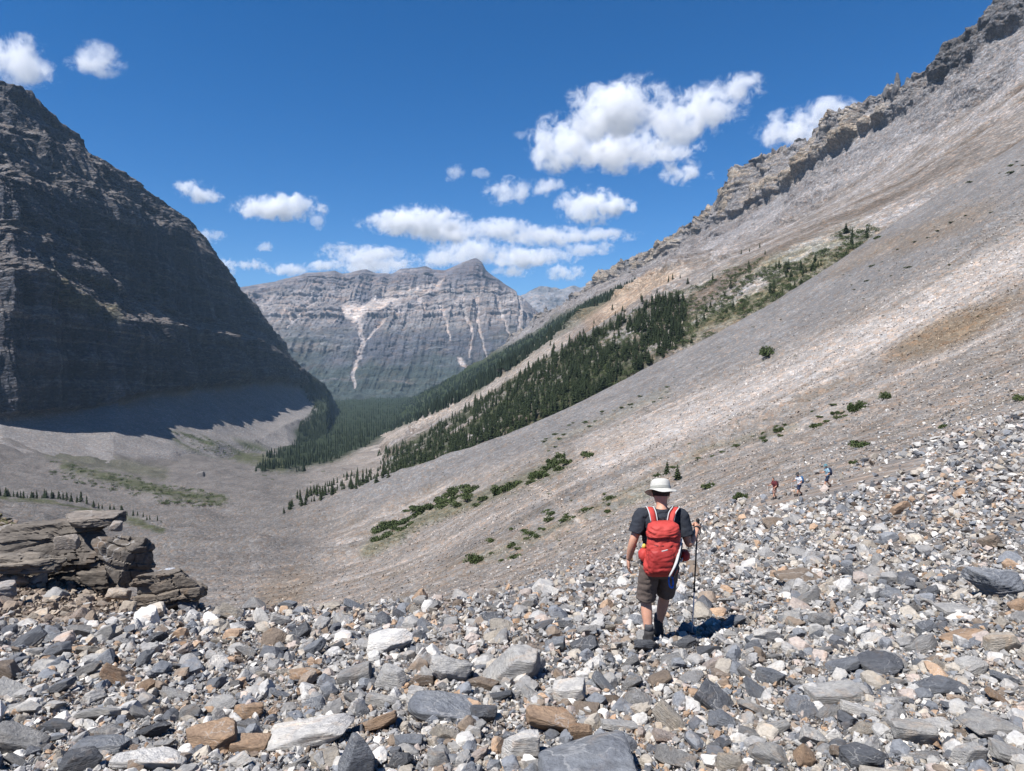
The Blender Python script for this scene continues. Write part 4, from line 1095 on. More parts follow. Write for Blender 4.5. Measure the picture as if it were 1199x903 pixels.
for px, py, h, lab in ((781, 563, 20, 'small young spruce behind the hiker hat'), (793, 566, 19, 'slightly fuller young spruce right of the hat'), (661, 548, 13, 'young spruce at the upper end of the trail shrubs'), (425, 548, 12, 'lone spruce on the pale talus stripe')):
    P, m = ray_ground([px], [py], 16, 425)
    if m[0]: tree(P[0], h * P[0][1] / F, int(g.integers(0, 6)), lab)
def shrubs_along(pts, n, spread, w0, w1, lab, grp, up=.8):
    for _ in range(n):
        t = g.uniform(0, len(pts) - 1); k = int(t); f = t - k
        px = pts[k][0] * (1 - f) + pts[k + 1][0] * f + g.normal(0, spread); py = pts[k][1] * (1 - f) + pts[k + 1][1] * f + g.normal(0, spread * .55)
        shrub(px, py, g.uniform(w0, w1), lab, grp, up)
shrubs_along([(432,642),(470,625),(510,602),(560,585)], 52, 6, 9, 19, 'juniper in the thick green patch left of the trail', 'thick juniper patch', .85)
shrubs_along([(560,590),(612,572),(640,556),(664,545)], 26, 4, 9, 18, 'juniper in the strip leading up to the trail', 'juniper strip', 1.2)
shrubs_along([(585,652),(640,618),(690,600),(730,586)], 36, 9, 6, 14, 'scattered low shrub between trail and hiker', 'scattered shrubs by the hiker', .85)
shrubs_along([(770,560),(830,535),(900,512),(960,498),(1020,480)], 28, 9, 5, 11, 'tiny shrub dotted along the slope above the hikers', 'dotted shrubs above the hikers', .9)
shrubs_along([(640,525),(690,500),(740,480),(800,452)], 34, 9, 4, 9, 'tiny dark tuft on the mid scree slope', 'tufts on the mid slope', .55)
shrubs_along([(1090,225),(1140,215),(1190,195),(1199,240),(1120,262),(1050,300),(1000,350)], 26, 9, 4, 9, 'dark mat shrub on the upper right scree', 'mat shrubs on the upper scree', .5)
for q in range(95):
    px = g.uniform(560, 1199); cr = np.interp(px, [450, 600, 750, 900, 1050, 1199], [567, 510, 437, 360, 262, 165])
    py = cr + 12 + g.uniform(0, 1) ** .8 * min(190, 640 - cr)
    if noise3(np.array([[px * .012 + py * .004, py * .03, 9.]]), 44)[0] < -.05: continue
    zn = 'upper' if py < cr + 70 else ('middle' if py < cr + 130 else 'lower')
    shrub(px, py, g.uniform(2.5, 5.5), 'tiny dark mat plant lost on the %s part of the big scree slope' % zn, 'mat plants on the scree slope, ' + zn, .45, y0=40)
# undergrowth filling the forest band (stuff)
ug = pick_on(PRd, r2x, r2y, FOREST_BAND, 1500, g); ug2 = pick_on(PRd, r2x, r2y, SPARSE_BAND, 800, g, clump > -.16)
ugP = np.concatenate([ug, ug2]); sv_ = np.array([v.co[:] for v in SHR[1].vertices]); st_ = np.array([p.vertices[:] for p in SHR[1].polygons])
sub_ = np.random.default_rng(1).permutation(len(st_))[:90]
v_, f_, c_ = merge_instances([(sv_[st_[sub_]].reshape(-1, 3), np.arange(270).reshape(-1, 3))], ugP, g.uniform(1.6, 4.2, len(ugP)), rot_mats(0 * ugP[:, 0], 0 * ugP[:, 0], g.uniform(0, 6.28, len(ugP))), np.zeros((len(ugP), 3)), g)
tag(add('undergrowth', mesh_np('undergrowth', v_, f_, False, None, M_shrub)), 'green scrub between the trees of the forest band', 'undergrowth', kind='stuff')
gv = [pick_on(PG, g2x, g2y, po, n_, g, (Yg > 150)) for po, n_ in (([(60,540),(140,556),(262,580),(268,592),(150,580),(60,560)], 260), ([(180,585),(262,590),(262,596),(190,592)], 60), ([(385,575),(300,560),(305,550),(390,540)], 10))]
gv.append(pick_on(PLd, lqx, lqy, [(195,503),(250,515),(330,545),(300,548),(230,525)], 240, g))
gvP = np.concatenate(gv)
s1 = [pick_on(PG, g2x, g2y, po, n_, g, (Yg > 45) & (Yg < 428)) for po, n_ in (([(425,650),(500,600),(565,578),(570,590),(510,618),(450,648)], 150), ([(560,592),(640,555),(668,538),(668,552),(610,582)], 60), ([(590,650),(700,590),(760,580),(740,600),(640,640)], 70), ([(690,545),(900,470),(1000,440),(1060,460),(900,520),(760,560)], 70), ([(560,560),(760,450),(900,370),(1199,190),(1199,330),(760,510),(600,590)], 170))]
s1P = np.concatenate(s1)
v_, f_, c_ = merge_instances([(sv_[st_[sub_]].reshape(-1, 3) * np.array([1, 1, .6]), np.arange(270).reshape(-1, 3))], s1P, g.uniform(.0032, .0085, len(s1P)) * s1P[:, 1] ** .9 * .9, rot_mats(0 * s1P[:, 0], 0 * s1P[:, 0], g.uniform(0, 6.28, len(s1P))), np.zeros((len(s1P), 3)), g)
tag(add('ground_cover', mesh_np('ground_cover', v_, f_, False, None, M_shrub)), 'low creeping green cover scattered over the scree slope', 'ground cover', kind='stuff')
v_, f_, c_ = merge_instances([(sv_[st_[sub_]].reshape(-1, 3), np.arange(270).reshape(-1, 3))], gvP, g.uniform(1.5, 4.0, len(gvP)), rot_mats(0 * gvP[:, 0], 0 * gvP[:, 0], g.uniform(0, 6.28, len(gvP))), np.zeros((len(gvP), 3)), g)
tag(add('undergrowth', mesh_np('undergrowth', v_, f_, False, None, M_shrub)), 'low dark scrub spread over the valley floor', 'undergrowth', kind='stuff')

# a big single boulder on the valley floor, and rock pinnacles on the right skyline
q, f = rock_shape(7001, 4, k=7, p=26, rough=.05, flat=1.0); q[:, 2] *= 1 + .5 * q[:, 0]
bo = add('boulder', mesh_np('boulder', q, f, True, None, M_rockobj)); Pb = P3(235, 556, 760); Pb = Pb if True else Pb
bo.location = (Pb[0], Pb[1], float(ground_at(Pb[0], Pb[1])) + 2.5); bo.scale = (5.5, 4.5, 5); bo.color = (.2, .19, .18, 1)
tag(bo, 'single house-sized boulder far off on the pale valley floor', 'boulder')
def snap(px, py):
    d = np.hypot(r2x - px, r2y - py); i = np.unravel_index(np.argmin(d), d.shape); return PRd[i]
for px, py, hp, wp, lab in ((1037, 112, 14, 9, 'left dark rock pinnacle of three on the right skyline'), (1048, 108, 16, 10, 'tallest dark rock pinnacle on the right skyline'), (1061, 104, 10, 9, 'right dark rock pinnacle of three on the skyline')):
    q, f = rock_shape(7100 + px, 4, k=12, p=20, rough=.12, flat=1.0)
    t = np.clip((q[:, 2] + 1) / 2, 0, 1); q[:, :2] *= (1 - .75 * t)[:, None] * (1 + .35 * fbm(q * 3, 3, px)[:, None])
    P = snap(px, py); k = P[1] / F
    o = add('rock_pinnacle', mesh_np('rock_pinnacle', q, f, True, None, M_ledge)); o.location = (P[0], P[1] - 4, P[2] + hp * k * .35); o.scale = (wp * k * .85, wp * k * .85, hp * k * .95); o.color = (.10, .10, .105, 1)
    tag(o, lab, 'rock pinnacle')
# ================================================================== PEOPLE
def flat_mat(name, c, rough=.8, noise=0.0, scale=60, spec=.2, bump=0.0, c2=None):
    m, nt, b = newmat(name, rough, spec)
    b.inputs['Base Color'].default_value = (*c, 1)
    tc = nt.node('ShaderNodeTexCoord').outputs['Object']
    if noise:
        n_ = nt.noise(tc, scale, 5, .6)
        col = nt.mul(c, nt.ramp(n_, [(.3, 1 - noise), (.7, 1 + noise)]))
        if c2 is not None:
            f = nt.ramp(nt.noise(tc, scale * .25, 3), [(.45, 0.), (.65, 1.)])
            mx = nt.node('ShaderNodeMix', data_type='RGBA'); nt.link(f, mx.inputs[0]); nt.link(col, mx.inputs[6]); mx.inputs[7].default_value = (*c2, 1); col = mx.outputs[2]
        nt.link(col, b.inputs['Base Color'])
    if bump:
        bp = nt.node('ShaderNodeBump', ins={'Strength': bump, 'Distance': .01, 'Height': nt.noise(tc, scale * .35, 5, .6)}); nt.link(bp.outputs[0], b.inputs['Normal'])
    return m
M_skin = flat_mat('skin', (.50, .27, .185), .55, .10, 30, .35)
M_skin.node_tree.nodes['Principled BSDF'].inputs['Subsurface Weight'].default_value = .08
M_skin.node_tree.nodes['Principled BSDF'].inputs['Subsurface Radius'].default_value = (.02, .008, .004)
M_shirt = flat_mat('charcoal_cloth', (.032, .036, .045), .9, .15, 40, .1, .5)
M_short = flat_mat('brown_cloth', (.115, .092, .08), .9, .12, 40, .1, .6)
M_pack = flat_mat('red_nylon', (.42, .05, .042), .65, .16, 25, .25, 1.0)
M_packd = flat_mat('dark_red_nylon', (.30, .028, .025), .6, .14, 25, .3, .6)
M_black = flat_mat('black_web', (.02, .02, .022), .7, .1, 40, .25)
M_greyw = flat_mat('light_grey_web', (.45, .45, .44), .7, .1, 40, .25)
M_hat = flat_mat('grey_felt', (.47, .46, .42), .9, .08, 30, .15, .5)
M_hatb = flat_mat('hat_band', (.30, .30, .27), .9, .08, 30, .15, .4)
M_boot = flat_mat('dark_boot', (.045, .042, .042), .7, .3, 30, .2, .8)
M_sole = flat_mat('boot_sole', (.02, .02, .02), .9)
M_sock = flat_mat('grey_sock', (.07, .07, .075), .95, .2, 60, .1, .6)
M_hair = flat_mat('dark_hair', (.035, .025, .02), .7, .2, 60)
M_metal = flat_mat('black_pole', (.03, .03, .033), .35, 0, 1, .5)
M_alu = flat_mat('silver_pole', (.5, .5, .52), .3, 0, 1, .5)
M_blue = flat_mat('blue_cord', (.02, .14, .55), .6)
M_eye = flat_mat('eye', (.05, .04, .035), .3)
M_yel = flat_mat('yellow_item', (.6, .45, .1), .6)

def skin_arrays(verts, edges, radii, root, sub=2):
    """grow a continuous surface over a skeleton; returns vertex and face lists"""
    me = bpy.data.meshes.new('tmp'); me.from_pydata(verts, edges, [])
    o = bpy.data.objects.new('tmp', me); COL.objects.link(o)
    md = o.modifiers.new('s', 'SKIN'); md.use_smooth_shade = True
    me.skin_vertices  # layer made by the modifier
    if not me.skin_vertices: 
        bm = bmesh.new(); bm.from_mesh(me); bm.verts.layers.skin.verify(); bm.to_mesh(me); bm.free()
    sv_ = me.skin_vertices[0].data
    for i, r in enumerate(radii):
        sv_[i].radius = (r, r) if not hasattr(r, '__len__') else r
        sv_[i].use_root = (i == root)
    ss = o.modifiers.new('u', 'SUBSURF'); ss.levels = sub; ss.render_levels = sub
    dg = bpy.context.evaluated_depsgraph_get(); ev = o.evaluated_get(dg)
    m2 = bpy.data.meshes.new_from_object(ev)
    V = [tuple(v.co) for v in m2.vertices]; Fs = [tuple(p.vertices) for p in m2.polygons]
    bpy.data.objects.remove(o); bpy.data.meshes.remove(me); bpy.data.meshes.remove(m2)
    return V, Fs

class MB:
    def __init__(s): s.v = []; s.f = []
    def add(s, V, Fs):
        b = len(s.v); s.v += [tuple(map(float, q)) for q in V]; s.f += [tuple(i + b for i in t) for t in Fs]; return s
    def loft(s, rings, n=20, caps=True, power=2.0, noise_=0.0, seed=0, dens=1, fold=0.0):
        """rings: (centre, rx, ry, axis-u, axis-v); a closed tube through them"""
        V = []; Fs = []
        if dens > 1:
            t0 = np.arange(len(rings), dtype=float); t1 = np.linspace(0, len(rings) - 1, (len(rings) - 1) * dens + 1)
            A_ = cubic1(t0, np.array([[*r[0], r[1], r[2], *r[3], *r[4]] for r in rings], float), t1)
            rings = [(a[:3], a[3], a[4], a[5:8], a[8:11]) for a in A_]
        for k, (c, rx, ry, u, v) in enumerate(rings):
            c = np.array(c, float); u = np.array(u, float); v = np.array(v, float)
            for j in range(n):
                a = 2 * math.pi * j / n; ca, sa = math.cos(a), math.sin(a)
                e = 2 / power
                x = math.copysign(abs(ca) ** e, ca); y = math.copysign(abs(sa) ** e, sa)
                p = c + u * rx * x + v * ry * y
                V.append(p)
        V = np.array(V)
        if noise_:
            cs = np.repeat(np.array([r[0] for r in rings], float), n, 0); d = V - cs
            V = cs + d * (1 + noise_ * fbm(V * 9 + seed, 3, seed)[:, None] + noise_ * .6 * noise3(V * np.array([6, 6, 26.]) + seed, seed)[:, None])
        if fold:
            cs = np.repeat(np.array([r[0] for r in rings], float), n, 0); d = V - cs; d /= np.linalg.norm(d, axis=1, keepdims=True) + 1e-9
            w1 = fbm(V * 5 + seed, 2, seed + 3)[:, None] * np.array([.6, .6, .6])
            V = V + d * fold * (fbm((V + w1 * .12) * np.array([9, 9, 22.]) + seed, 3, seed + 5, .55, True)[:, None] + .6 * fbm((V + w1 * .2) * np.array([22, 22, 9.]) + seed, 2, seed + 6)[:, None])
        for k in range(len(rings) - 1):
            for j in range(n):
                a = k * n + j; b = k * n + (j + 1) % n; Fs.append((a, b, b + n, a + n))
        if caps: Fs.append(tuple(range(n))[::-1]); Fs.append(tuple((len(rings) - 1) * n + j for j in range(n)))
        return s.add(V, Fs)
    def tube(s, pts, radii, n=12, flat=1.0, noise_=0, seed=0, sub=1, up=(0, 0, 1), fold=0.0):
        pts = np.array(pts, float)
        if sub > 1:
            t = np.linspace(0, len(pts) - 1, (len(pts) - 1) * sub + 1)
            radii = np.interp(t, range(len(pts)), radii); pts = cubic1(np.arange(len(pts), dtype=float), pts, t)
        rings = []
        for k in range(len(pts)):
            d = pts[min(k + 1, len(pts) - 1)] - pts[max(k - 1, 0)]; d /= np.linalg.norm(d) + 1e-9
            u = np.cross(d, up); 
            if np.linalg.norm(u) < .15: u = np.cross(d, (0, 1, 0))
            u /= np.linalg.norm(u); v = np.cross(d, u)
            rings.append((pts[k], radii[k], radii[k] * flat, u, v))
        return s.loft(rings, n, True, 2.0, noise_, seed, 1, fold)
    def ball(s, c, r, sub=2, noise_=0, seed=0):
        v, f = ICO[sub]; q = v * (1 + (noise_ * fbm(v * 2 + seed, 3, seed)[:, None] if noise_ else 0)) * np.array(r) + np.array(c)
        return s.add(q, [tuple(t) for t in f])
    def build(s, name, mat, parent=None, smooth=True):
        me = bpy.data.meshes.new(name); me.from_pydata(s.v, [], s.f); me.validate()
        for p in me.polygons: p.use_smooth = smooth
        me.materials.append(mat)
        return add(name, me, parent)
Z, X_, Y_ = (0, 0, 1), (1, 0, 0), (0, 1, 0)
def lerp(a, b, t): return tuple(np.array(a) * (1 - t) + np.array(b) * t)

def person_body(J, parent, fingers=True, sub=2):
    """one continuous skinned body from joints J, plus head details; faces +y"""
    V, E, R = [], [], []
    def n(p, r): V.append(tuple(p)); R.append(r); return len(V) - 1
    def chain(start, items):
        a = start
        for p, r in items: b = n(p, r); E.append((a, b)); a = b
        return a
    pel = n(J['pelvis'], (.135, .10))
    ch = chain(pel, [(J['waist'], (.125, .095)), (J['chest'], (.145, .105)), (J['neckbase'], (.075, .07)), (J['neck'], .056)])
    hd = chain(ch, [(J['head0'], .075), (J['head1'], .092), (J['head2'], .075)])
    nb = 3
    for sd in ('L', 'R'):
        chest = 2
        sh = J['sh' + sd]; el = J['el' + sd]; wr = J['wr' + sd]
        a = chain(chest, [(sh, .062), (lerp(sh, el, .45), .052), (el, .046), (lerp(el, wr, .35), .047), (lerp(el, wr, .8), .034), (wr, .029)])
        hp, kn, an = J['hip' + sd], J['kn' + sd], J['an' + sd]
        b = chain(pel, [(hp, .095), (lerp(hp, kn, .5), .078), (kn, .061), (lerp(kn, an, .32), .067), (lerp(kn, an, .75), .046), (an, .040)])
        chain(b, [(J['toe' + sd], .034)])
    v, f = skin_arrays(V, E, R, pel, sub)
    mb = MB().add(v, f)
    for sd in ('L', 'R'):
        wr = np.array(J['wr' + sd]); H = J['hand' + sd]          # direction of palm, normal of palm, curl
        d = np.array(H[0], float); d /= np.linalg.norm(d); nn_ = np.array(H[1], float); nn_ -= d * (nn_ @ d); nn_ /= np.linalg.norm(nn_); sx = np.cross(d, nn_); curl = H[2]
        ths = H[3]
        mb.loft([(wr - d * .02, .024, .019, sx, nn_), (wr + d * .02, .032, .017, sx, nn_), (wr + d * .055, .040, .016, sx, nn_), (wr + d * .085, .040, .013, sx, nn_)], 12)
        if fingers:
            for q, (off_, ln_) in enumerate(((-.031, .062), (-.011, .078), (.010, .083), (.030, .074))):
                p = wr + d * .078 + sx * off_ * ths; seg = [ln_ * .45, ln_ * .32, ln_ * .25]; pts = [p - d * .015]; rr_ = [.0095]; ang = 0
                pts.append(p); rr_.append(.0095)
                for j, sl in enumerate(seg):
                    ang += curl * (1 + .15 * j) ; dd = d * math.cos(ang) + nn_ * math.sin(ang); p = p + dd * sl; pts.append(p); rr_.append(.009 - .001 * j)
                mb.tube(pts, rr_, 8, sub=2)
            p = wr + d * .028 + sx * .030 * -ths * -1; p0 = wr + d * .02 + sx * .02 * ths * 1.0
            td = d * .65 + sx * .65 * ths + nn_ * .35 * (1 + curl); td /= np.linalg.norm(td)
            p1 = p0 + td * .04; td2 = td * .7 + nn_ * .5 * min(curl, 1) + d * .3; td2 /= np.linalg.norm(td2)
            mb.tube([p0 - td * .01, p0 + td * .01, p1, p1 + td2 * .03, p1 + td2 * .052], [.013, .014, .012, .0105, .008], 8, sub=2)
    # nose, ears and chin keep the head from being a plain ball
    h = np.array(J['head1']); fw = np.array(J['face']); fw = fw / np.linalg.norm(fw); up = np.array(J['head2']) - np.array(J['head0']); up /= np.linalg.norm(up); rt = np.cross(fw, up)
    mb.tube([h + fw * .085 + up * .02, h + fw * .108 - up * .012, h + fw * .113 - up * .028, h + fw * .09 - up * .036], [.009, .012, .014, .008], 8)
    for s_ in (-1, 1):
        mb.ball(h + rt * s_ * .088 - up * .01 - fw * .005, (.012, .022, .032), 2)
    mb.ball(h + fw * .055 - up * .075, (.045, .045, .03), 2)
    mb.tube([h + fw * .094 + rt * .024 - up * .058, h + fw * .102 - up * .056, h + fw * .094 - rt * .024 - up * .058], [.004, .007, .004], 8)
    body = mb.build('body', M_skin, parent)
    eb = MB()
    for s_ in (-1, 1): eb.ball(h + fw * .088 + rt * s_ * .033 + up * .012, (.012, .010, .010), 2)
    eb.build('eyes', M_eye, parent)
    return body, h, fw, up, rt

def boot(an, toe, parent, z0, sock=True, k=1.0, mats=None):
    mb_, ms_, mk_ = mats or (M_boot, M_sole, M_sock)
    an = np.array(an, float); d = np.array(toe, float) - an; d[2] = 0; d /= np.linalg.norm(d); s = np.array([-d[1], d[0], 0])
    pitch = (toe[2] - an[2] + .075)
    def P(f, z): return an + d * f + np.array([0, 0, z + pitch * max(f, 0) * 4])
    m = MB().loft([(P(0, .075), .050, .056, s, d), (P(.0, .04), .050, .058, s, d), (P(.01, 0), .049, .066, s, d), (P(.045, -.035), .050, .115, s, d), (P(.065, -.062), .052, .142, s, d), (P(.068, -.078), .052, .146, s, d)], 20, noise_=.05, seed=3)
    b = m.build('boot', mb_, parent)
    MB().loft([(P(.068, -.076), .056, .150, s, d), (P(.068, -.10), .055, .149, s, d)], 20).build('sole', ms_, b, False)
    if sock: MB().tube([P(0, .06), P(0, .12), P(0, .135)], [.048, .048, .043], 16, noise_=.08).build('sock', mk_, parent)

def make_person(J, name_label, shirt, short, loc, rz=0, scale=1.0, fingers=True, sub=2, hat=None, hair=True, group=None, boots=None):
    r = bpy.data.objects.new('person', None); COL.objects.link(r); r.location = loc; r.rotation_euler = (0, 0, rz); r.scale = (scale,) * 3
    tag(r, name_label, 'person', group)
    body, h, fw, up, rt = person_body(J, r, fingers, sub)
    # shirt: torso and sleeves
    pw, cw = np.array(J['waist']), np.array(J['chest']); pb = np.array(J['pelvis']); nb_ = np.array(J['neckbase'])
    m = MB()
    shc = (np.array(J['shL']) + np.array(J['shR'])) / 2
    half = abs(J['shR'][0] - J['shL'][0]) / 2
    m.loft([(pb + [0, 0, -.02], .178, .128, X_, Y_), (pb + [0, 0, .05], .180, .128, X_, Y_), (pw, .166, .122, X_, Y_), (lerp(pw, cw, .5), .178, .13, X_, Y_), (cw, .196, .138, X_, Y_), (lerp(cw, shc, .55), half * 1.02, .132, X_, Y_), (shc + [0, 0, .018], half * .93, .105, X_, Y_), (shc + [0, 0, .05], half * .62, .082, X_, Y_), (nb_ + [0, 0, .01], .082, .076, X_, Y_), (nb_ + [0, 0, .03], .070, .068, X_, Y_)], 80, noise_=.04, seed=5, dens=8, fold=.015)
    for sd in ('L', 'R'):
        sh, el = np.array(J['sh' + sd]), np.array(J['el' + sd])
        m.tube([lerp(cw, sh, .62), lerp(cw, sh, .9) + np.array([0, 0, .01]), sh, lerp(sh, el, .35), lerp(sh, el, .66)], [.07, .078, .079, .079, .080], 40, noise_=.05, seed=8, sub=8, fold=.011)
    m.build('t_shirt', shirt, r)
    m = MB()
    m.loft([(pb + [0, 0, .03], .168, .118, X_, Y_), (pb + [0, 0, -.03], .176, .125, X_, Y_), (lerp(J['hipL'], J['hipR'], .5) + np.array([0, 0, -.03]), .182, .122, X_, Y_), (np.array(lerp(J['hipL'], J['hipR'], .5)) + [0, 0, -.09], .15, .095, X_, Y_)], 64, noise_=.03, dens=8, fold=.006)
    for sd in ('L', 'R'):
        hp, kn = np.array(J['hip' + sd]), np.array(J['kn' + sd])
        m.tube([hp + [0, 0, .02], lerp(hp, kn, .3), lerp(hp, kn, .6), lerp(hp, kn, .93)], [.098, .100, .096, .097], 44, noise_=.05, seed=11, sub=9, fold=.013)
    m.build('shorts', short, r)
    for sd in ('L', 'R'): boot(J['an' + sd], J['toe' + sd], r, 0, mats=boots)
    if hair:
        q, f = ICO[3]; q = q * np.array([.096, .098, .10]); keep = [tuple(t) for t in f if all(np.dot(q[i], fw) < .035 and np.dot(q[i], up) > -.055 for i in t)]
        MB().add(q + h + up * .008 - fw * .008, keep).build('hair', M_hair, r)
    return r, h, fw, up, rt

# --- main hiker, seen from behind: origin at the ground between his feet
J = dict(pelvis=(0.0, .02, .90), waist=(0.01, .03, 1.06), chest=(0.018, .02, 1.25), neckbase=(0.028, .01, 1.445), neck=(0.036, .045, 1.515),
         head0=(0.03, .055, 1.555), head1=(0.03, .085, 1.625), head2=(0.03, .095, 1.685), face=(0.0, 1, -.45),
         shL=(-.185, .01, 1.395), elL=(-.285, -.03, 1.125), wrL=(-.315, .06, .905), handL=((-.02, .12, -1), (1, .1, 0), .30, -1),
         shR=(.225, .01, 1.395), elR=(.305, -.05, 1.085), wrR=(.425, .09, 1.235), handR=((.30, .85, .42), (-.62, .3, -.75), .95, -1),
         hipL=(-.095, 0, .84), knL=(-.125, .07, .465), anL=(-.112, -.05, .115), toeL=(-.14, .09, .045),
         hipR=(.105, 0, .84), knR=(.105, .17, .50), anR=(.05, .24, .125), toeR=(.09, .385, .05))
Pm, _ = ray_ground([771], [757], 5, 12); Pm = Pm[0]
print('hiker at', Pm)
HS = Pm[1] / 7.2
hiker, hh, fw, up, rt = make_person(J, 'man in wide-brimmed hat, charcoal shirt and brown shorts walking away down the rubble', M_shirt, M_short, tuple(Pm + np.array([0, 0, -.02])), 0, HS, hair=True)
# hat
def hat_build(parent, h, fw, up, mat, band, k=1.0):
    c = np.array(h) + up * .035 - fw * .005
    f2 = fw - up * (fw @ up); f2 /= np.linalg.norm(f2); r2 = np.cross(f2, up)
    m = MB(); rings = []
    for z, r_ in ((-.0, .108), (.03, .107), (.055, .103), (.085, .098), (.105, .088), (.116, .06), (.112, .02)):
        rings.append((c + up * z * k, r_ * k, r_ * 1.1 * k, r2, f2))
    n = 40; V, Fs = [], []
    prof = [(.172, -.034), (.160, -.026), (.140, -.012), (.118, -.002), (.108, .004), (.106, .03), (.103, .058), (.097, .086), (.086, .104), (.062, .114), (.03, .108), (.004, .104)]
    for i, (r_, z) in enumerate(prof):
        for j in range(n):
            a = 2 * math.pi * j / n; rim = sst(.11, .17, r_)
            wob = .012 * math.sin(2 * a + .6) + .006 * math.sin(5 * a + 1)
            z2 = z + rim * (wob + .028 * abs(math.cos(a)) ** 2 * .6) 
            V.append(c + (r2 * math.cos(a) * r_ + f2 * math.sin(a) * r_ * 1.1) * k * (1 + .02 * math.sin(3 * a + i)) + up * z2 * k)
    for i in range(len(prof) - 1):
        for j in range(n): a = i * n + j; b = i * n + (j + 1) % n; Fs.append((a, b, b + n, a + n))
    Fs.append(tuple((len(prof) - 1) * n + j for j in range(n)))
    m.add(V, Fs)
    ht = m.build('hat', mat, parent)
    sm = ht.modifiers.new('thick', 'SOLIDIFY'); sm.thickness = .004
    MB().loft([(c + up * .008 * k, .111 * k, .121 * k, r2, f2), (c + up * .034 * k, .1095 * k, .1195 * k, r2, f2)], 32, caps=False).build('hat_band', band, ht)
    return ht
hat_build(hiker, hh, fw, up, M_hat, M_hatb)
MB().tube([J['wrR'], tuple(np.array(J['wrR']) + .02 * np.array([.3, .85, .42]))], [.031, .032], 14).build('watch_strap', M_black, hiker)
MB().tube([tuple(hh + rt * .085 - up * .02), tuple(hh + rt * .09 - up * .07 + fw * .02), tuple(hh + rt * .075 - up * .12 + fw * .03)], [.003, .003, .003], 6).build('chin_cord', M_black, hiker)

# backpack: its own thing, origin at its foot
bp = bpy.data.objects.new('backpack', None); COL.objects.link(bp); tag(bp, 'red hiking backpack with grey pole strap worn by the nearest hiker', 'backpack')
bp.location = hiker.location; bp.scale = (HS,) * 3
def rb(c, rx, ry): return (c, rx, ry, (1, 0, 0.05), (0, 1, 0))
cx0 = -.035
tl = .028
m = MB(); m.loft([rb((cx0 - .03 + tl, -.20, .835), .085, .05), rb((cx0 - .03 + tl, -.225, .845), .135, .085), rb((cx0 - .03 + tl, -.24, .90), .158, .112), rb((cx0 - .02 + tl, -.245, 1.0), .163, .122), rb((cx0 - .01 + tl, -.245, 1.10), .160, .118), rb((cx0 + tl, -.235, 1.20), .155, .108), rb((cx0 + .01 + tl, -.225, 1.29), .148, .098), rb((cx0 + .015 + tl, -.215, 1.345), .125, .075), rb((cx0 + .015 + tl, -.21, 1.362), .07, .04)], 84, power=3.0, noise_=.045, seed=31, dens=10, fold=.016)
main_ = m.build('main_pocket', M_pack, bp)
m = MB(); m.loft([rb((cx0 + .015, -.25, 1.255), .150, .112), rb((cx0 + .018, -.245, 1.30), .154, .112), rb((cx0 + .022, -.232, 1.355), .142, .10), rb((cx0 + .024, -.222, 1.385), .095, .065)], 72, power=3.2, noise_=.05, seed=33, dens=10, fold=.013)
m.build('lid', M_pack, bp)
m = MB(); m.loft([rb((cx0 - .02, -.30, .875), .10, .06), rb((cx0 - .02, -.315, .93), .125, .075), rb((cx0 - .012, -.318, 1.03), .13, .075), rb((cx0 - .005, -.305, 1.12), .125, .065), rb((cx0, -.30, 1.135), .12, .05)], 72, power=3.0, noise_=.06, seed=35, dens=10, fold=.014)
m.build('front_pocket', M_packd, bp)
# strap shapes over the shoulders
for s_, x0, x1 in ((-1, -.115, -.125), (1, .105, .165)):
    m = MB(); m.tube([(x0 * .75 + .0, -.15, 1.36), (x0 * .95 + .01, -.115, 1.445), (x1 * .95 + .01, -.03, 1.487), (x1 * .95 + .01, .06, 1.46), (x1 * .9, .15, 1.36), (x1 * .95, .165, 1.22), (x1 * 1.15, .06, 1.05), (x1, -.12, .98)], [.034, .036, .036, .034, .03, .024, .012, .01], 10, flat=.34, sub=4, up=(1, 0, 0) if False else (0, 0, 1)); m.build('shoulder_strap', M_pack, bp)
    for e in (-1, 1):
        m = MB(); m.tube([(x0 * .75 + e * .034, -.160, 1.37), (x0 * .95 + .01 + e * .036, -.12, 1.462), (x1 * .95 + .01 + e * .036, -.035, 1.503), (x1 * .95 + .01 + e * .034, .06, 1.475)], [.006, .006, .006, .006], 8, sub=4); m.build('strap_edge', M_greyw, bp)
MB().tube([(-.02, -.14, 1.37), (-.015, -.155, 1.405), (.02, -.155, 1.405), (.03, -.14, 1.37)], [.006] * 4, 8, sub=3).build('haul_loop', M_black, bp)
MB().tube([(-.19, -.10, .945), (-.19, .05, .95), (-.1, .15, .95), (.05, .165, .95), (.17, .10, .95), (.20, -.05, .945), (.14, -.17, .945)], [.018, .022, .018, .016, .018, .024, .02], 8, flat=.5, sub=4).build('hip_belt', M_black, bp)
MB().loft([((.245, -.10, .955), .03, .05, X_, Y_), ((.25, -.095, .975), .045, .072, X_, Y_), ((.252, -.09, 1.02), .048, .076, X_, Y_), ((.248, -.09, 1.055), .032, .05, X_, Y_)], 20, power=2.6, noise_=.05, seed=37).build('hip_pouch', M_pack, bp)
MB().loft([((-.185, -.14, .96), .03, .05, X_, Y_), ((-.20, -.14, .99), .045, .068, X_, Y_), ((-.20, -.14, 1.05), .045, .066, X_, Y_), ((-.185, -.14, 1.085), .028, .045, X_, Y_)], 20, power=2.6, noise_=.05, seed=38).build('side_pouch', M_pack, bp)
MB().ball((-.185, -.12, 1.105), (.022, .022, .028), 2, .15, 4).build('food_wrapper', M_yel, bp)
MB().tube([(.015, -.41, .875), (.07, -.405, .98), (.125, -.345, 1.10), (.175, -.25, 1.22)], [.014, .017, .014, .008], 10, flat=.6, sub=3).build('pole_sleeve', M_greyw, bp)
